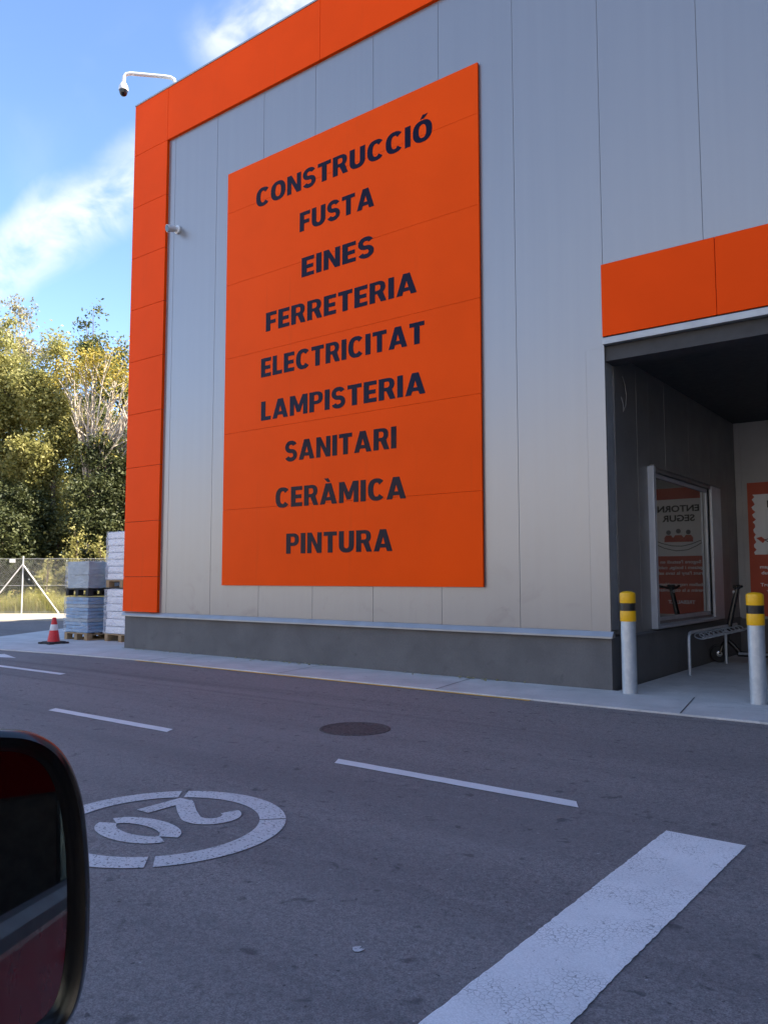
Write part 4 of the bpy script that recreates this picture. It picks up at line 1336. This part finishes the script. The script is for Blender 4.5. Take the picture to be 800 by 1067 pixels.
me.polygons.add(n); me.polygons.foreach_set('loop_start', np.arange(0, n * 3, 3, dtype=np.int32)); me.polygons.foreach_set('loop_total', np.full(n, 3, dtype=np.int32)); me.update(calc_edges=True)
me.materials.append(M['grass'])
go = bpy.data.objects.new('grass', me); COL.objects.link(go)
struct(go, "rough yellow green grass growing behind the fence", 'stuff')
n = 16000
s_ = rg.uniform(-9, 11, n); d_ = rg.uniform(0.08, 2.2, n)
hh_ = (0.30 + 0.55 * (0.5 + 0.5 * np.sin(s_ * 2.3 + 0.7) * np.sin(d_ * 3.1 + 0.6 * s_))) * rg.uniform(0.15, 1.0, n)
pw_ = np.array(P_f)[None] + np.outer(s_, np.array(d_f)) + np.outer(d_, np.array(n_f)) + np.outer(hh_, [0, 0, 1.0])
wo = leaf_mesh('weeds', pw_, 0.055, M['grass'], None, 0.9, rng=rg)
struct(wo, "bright yellow green weeds along the foot of the fence", 'stuff')
# dark wood behind the row of trees
lumps = []
for i in range(46):
    s0 = -22 + i * 1.05
    q = fp(s0 + rg.normal() * .5, 10.5 + rg.uniform(-1.5, 2.5))
    hh = rg.uniform(3.4, 5.6)
    lumps.append((q.x, q.y, hh * .75, 1.7, 1.7, hh * .8))
pts = lumpy_points(lumps, 80000, rg, 0.5)
wd = leaf_mesh('wood', pts[pts[:, 2] > 0.05], 0.11, M['leaf_dark'], None, 0.3, rng=rg)
struct(wd, "dark wood behind the row of trees", 'stuff')

# wooded rise added out of view behind the camera, for reflections on the facade
nx, ny = 150, 12
vs, fs = [], []
for j in range(ny + 1):
    for i in range(nx + 1):
        x = -170 + 340 * i / nx
        f = j / ny
        crest = 5.0 + 2.0 * math.sin(x * 0.05 + 2.6) + 1.2 * math.sin(x * 0.19) - 0.03 * x
        y = -75 - 0.0006 * x * x - 30 * f
        z = crest * math.sin(f * math.pi / 2) ** 0.35 if f > 0 else -0.2
        z += 0 if f == 0 else random.uniform(-1.1, 1.1) * (0.4 + f)
        vs.append((x + random.uniform(-.8, .8), y + random.uniform(-1, 1), z))
for j in range(ny):
    for i in range(nx):
        a = j * (nx + 1) + i
        fs.append((a, a + 1, a + nx + 2, a + nx + 1))
mb = MB(); mb.add(vs, fs)
struct(mb.build('added_hill', M['added_hill']), "low wooded rise added unseen behind the camera for reflections")

# ------------------------------------------------------------------ the car the photo is taken from (heading -X, only its mirror in view)
car = thing('red_car', (0.1, -9.29, 0), "dark red car whose black wing mirror fills the lower left corner", "car")
YD, YO = -8.44, -10.14         # near and far body sides


def side(name, poly, mat, y0, y1, bevel=0.012):
    mb = MB(); mb.prism(poly, lambda a, b: (a, y0, b), lambda a, b: (a, y1, b))
    return mb.build(name, mat, car, bevel=bevel)


BZ = 0.884
for (y0, y1) in ((YD, YD - 0.07), (YO, YO + 0.07)):
    sgn = 1 if y0 == YD else -1
    d1_ = side('door', [(-0.78, 0.32), (0.80, 0.32), (0.80, BZ), (-0.78, BZ)], M['carred'], y0, y1)
    d2_ = side('door', [(0.805, 0.32), (0.95, 0.32), (1.10, 0.55), (1.42, 0.70), (1.42, BZ), (0.805, BZ)], M['carred'], y0, y1)
    for dd, xx in ((d1_, 0.68), (d2_, 1.28)):
        mb = MB(); mb.box((xx - 0.09, y0 + sgn * 0.004, 0.77), (xx + 0.09, y0 + sgn * 0.03, 0.80)); mb.build('handle', M['carred'], dd, bevel=0.008)
    for dd, xa, xb in ((d1_, -0.78, 0.80), (d2_, 0.805, 1.42)):
        mb = MB(); mb.prism([(0.012, BZ + 0.002), (0.012, BZ + 0.022), (-0.004, BZ + 0.036), (-0.03, BZ + 0.036), (-0.03, BZ + 0.002)], lambda a, b: (xa, y0 + sgn * a, b), lambda a, b: (xb, y0 + sgn * a, b)); mb.build('belt_trim', M['cartrim'], dd)
    side('sill', [(-0.95, 0.2), (1.05, 0.2), (1.05, 0.315), (-0.95, 0.315)], M['carblack'], y0 - sgn * 0.004, y1)
    side('front_fender', [(-1.95, 0.35), (-1.68, 0.35), (-1.62, 0.55), (-1.45, 0.69), (-1.25, 0.72), (-1.05, 0.66), (-0.92, 0.5), (-0.88, 0.32), (-0.785, 0.32), (-0.785, 0.90), (-1.3, 0.86), (-1.9, 0.72)], M['carred'], y0, y1)
    side('rear_quarter', [(1.0, 0.32), (1.05, 0.5), (1.2, 0.66), (1.40, 0.72), (1.62, 0.66), (1.75, 0.5), (1.78, 0.35), (2.1, 0.38), (2.12, 0.9), (1.425, 0.9), (1.425, 0.715), (1.15, 0.64), (1.0, 0.5), (0.96, 0.32)], M['carred'], y0, y1)
    yw = y0 - sgn * 0.06
    side('pillar', [(-0.80, 0.89), (-0.72, 0.89), (-0.36, 1.56), (-0.44, 1.56)], M['carblack'], yw + sgn * 0.03, yw - sgn * 0.02)
    side('pillar', [(0.76, 0.89), (0.88, 0.89), (0.86, 1.58), (0.78, 1.58)], M['carblack'], yw + sgn * 0.03, yw - sgn * 0.02)
    side('pillar', [(1.40, 0.89), (2.1, 0.89), (1.86, 1.56), (1.38, 1.58)], M['carred'], yw + sgn * 0.03, yw - sgn * 0.02)
    mb = MB(); mb.box((0.88, yw, 0.89), (1.39, yw - sgn * 0.006, 1.57)); mb.build('side_window', M['carglass'], car)
    for xw in (-1.27, 1.40):
        ax_ = (0, sgn, 0)
        mb = MB(); mb.lathe((xw, y0 - sgn * 0.20, 0.31), [(0.2, 0.0), (0.29, 0.005), (0.31, 0.03), (0.31, 0.16), (0.29, 0.185), (0.2, 0.19)], 32, ax_); wh = mb.build('wheel', M['rubber'], car, smooth=True)
        mb = MB(); mb.lathe((xw, y0 - sgn * 0.10, 0.31), [(0.0, 0.06), (0.04, 0.075), (0.06, 0.06), (0.17, 0.075), (0.2, 0.088), (0.2, 0.0)], 32, ax_); mb.build('rim', M['steel'], wh, smooth=True)
mb = MB(); mb.box((-0.85, YO + 0.08, 0.22), (2.0, YD - 0.08, 0.30)); mb.build('floor_pan', M['carfabric'], car)
mb = MB(); mb.prism([(-2.02, 0.36), (-2.02, 0.66), (-1.9, 0.74), (-1.3, 0.88), (-0.80, 0.93), (-0.80, 0.36)], lambda a, b: (a, YO + 0.075, b), lambda a, b: (a, YD - 0.075, b)); mb.build('bonnet', M['carred'], car, bevel=0.03)
mb = MB(); mb.prism([(-0.79, 0.60), (-0.79, 0.95), (-0.62, 0.93), (-0.45, 0.80), (-0.45, 0.60)], lambda a, b: (a, YO + 0.09, b), lambda a, b: (a, YD - 0.09, b)); mb.build('dashboard', M['carfabric'], car, bevel=0.02)
mb = MB(); mb.prism([(1.98, 0.38), (2.14, 0.38), (2.14, 0.92), (1.90, 1.50), (1.86, 1.50), (2.04, 0.90)], lambda a, b: (a, YO + 0.08, b), lambda a, b: (a, YD - 0.08, b)); mb.build('tailgate', M['carred'], car, bevel=0.02)
mb = MB(); mb.prism([(-0.42, 1.562), (-0.36, 1.60), (0.5, 1.65), (1.3, 1.64), (1.9, 1.57), (1.9, 1.55), (1.3, 1.61), (0.5, 1.62), (-0.36, 1.565)], lambda a, b: (a, YO + 0.07, b), lambda a, b: (a, YD - 0.07, b)); mb.build('roof', M['carred'], car, bevel=0.012)
mb = MB(); mb.box((-0.30, YO + 0.12, 1.535), (1.85, YD - 0.12, 1.548)); mb.build('headliner', M['headliner'], car)
mb = MB(); mb.add([(-0.78, YO + 0.12, 0.94), (-0.78, YD - 0.12, 0.94), (-0.42, YD - 0.12, 1.555), (-0.42, YO + 0.12, 1.555)], [(0, 1, 2, 3)]); wsn = mb.build('windscreen', M['carglass'], car)
sm_ = wsn.modifiers.new('thick', 'SOLIDIFY'); sm_.thickness = 0.005
for yc in (-8.86, -9.72):
    mb = MB(); mb.prism([(-0.10, 0.40), (0.36, 0.38), (0.40, 0.56), (-0.12, 0.56)], lambda a, b: (a, yc - 0.24, b), lambda a, b: (a, yc + 0.24, b))
    mb.prism([(0.30, 0.561), (0.46, 0.561), (0.62, 1.18), (0.50, 1.18)], lambda a, b: (a, yc - 0.23, b), lambda a, b: (a, yc + 0.23, b))
    mb.prism([(0.53, 1.20), (0.63, 1.20), (0.66, 1.40), (0.56, 1.40)], lambda a, b: (a, yc - 0.13, b), lambda a, b: (a, yc + 0.13, b))
    mb.build('seat', M['carfabric'], car, bevel=0.04, seg=3)
mb = MB(); mb.prism([(1.0, 0.4), (1.5, 0.4), (1.72, 1.1), (1.56, 1.1), (1.45, 0.6), (1.0, 0.58)], lambda a, b: (a, YO + 0.14, b), lambda a, b: (a, YD - 0.14, b)); mb.build('seat', M['carfabric'], car, bevel=0.04)

# wing mirror
mn = Vector((0.9203, -0.3718, 0.1219)).normalized(); ma = Vector((0.3746, 0.9272, 0.0)).normalized(); mbv = Vector((-0.113, 0.0457, 0.9925)).normalized()
mP = Vector((-0.5527, -8.2065, 1.0319))


def mp_(a, b, d=0.0): return mP + ma * a + mbv * b + mn * d


outer = [(-0.0407, 0.1084), (-0.0213, 0.1055), (-0.0046, 0.0965), (0.0071, 0.0820), (0.0148, 0.0620), (0.0195, 0.0404), (0.0228, 0.0010), (0.0232, -0.0341), (0.0212, -0.0662), (0.0163, -0.0880), (0.0070, -0.1020), (-0.0080, -0.1110), (-0.030, -0.1150)]
lefts = [(-0.09, -0.1150), (-0.14, -0.1120), (-0.172, -0.098), (-0.188, -0.07), (-0.193, -0.02), (-0.190, 0.04), (-0.178, 0.085), (-0.155, 0.106), (-0.12, 0.113), (-0.07, 0.112)]
out_all = list(reversed(outer)) + []
poly = outer + lefts           # clockwise from the top, seen from behind the mirror plane
for _ in range(2):
    poly = [q for i in range(len(poly)) for q in ((poly[i - 1][0] * .75 + poly[i][0] * .25, poly[i - 1][1] * .75 + poly[i][1] * .25), (poly[i - 1][0] * .25 + poly[i][0] * .75, poly[i - 1][1] * .25 + poly[i][1] * .75))]
cen = Vector((sum(p[0] for p in poly) / len(poly), sum(p[1] for p in poly) / len(poly)))


def inset(dr, db=0.0):
    r_ = []
    n_ = len(poly)
    for i, p_ in enumerate(poly):
        a, b, c = Vector(poly[i - 1]), Vector(p_), Vector(poly[(i + 1) % n_])
        tdir = (c - a).normalized(); nrm = Vector((tdir.y, -tdir.x))
        r_.append(b - (-nrm) * -dr if False else b + nrm * dr * (1 if (cen - b).dot(nrm) > 0 else -1))
    return r_


rings = [(inset(0.0165), -0.012), (inset(0.0135), -0.004), (inset(0.0095), 0.003), (inset(0.0045), 0.006), (inset(0.001), 0.002), (inset(-0.001), -0.006), (inset(0.0), -0.02), (inset(0.006), -0.05), (inset(0.018), -0.078), (inset(0.04), -0.098), (inset(0.07), -0.108)]
mb = MB(); vs = []
for rg_, d in rings: vs += [mp_(p_[0], p_[1], d) for p_ in rg_]
n_ = len(poly)
fs = [(k * n_ + i, k * n_ + (i + 1) % n_, (k + 1) * n_ + (i + 1) % n_, (k + 1) * n_ + i) for k in range(len(rings) - 1) for i in range(n_)]
fs.append(tuple((len(rings) - 1) * n_ + i for i in range(n_)))
mb.add(vs, fs)
wm = mb.build('wing_mirror', M['carblack'], car, smooth=True)
mb = MB(); g_ = inset(0.0150)
mb.prism([tuple(q) for q in g_], lambda a, b: mp_(a, b, -0.011), lambda a, b: mp_(a, b, -0.0075)); mb.build('mirror_glass', M['mirror'], wm)
mb = MB(); mb.tube([mp_(-0.15, -0.06, -0.05), (-0.66, -8.43, 0.93)], [0.035, 0.045], 12); mb.build('mount', M['carblack'], wm, smooth=True)
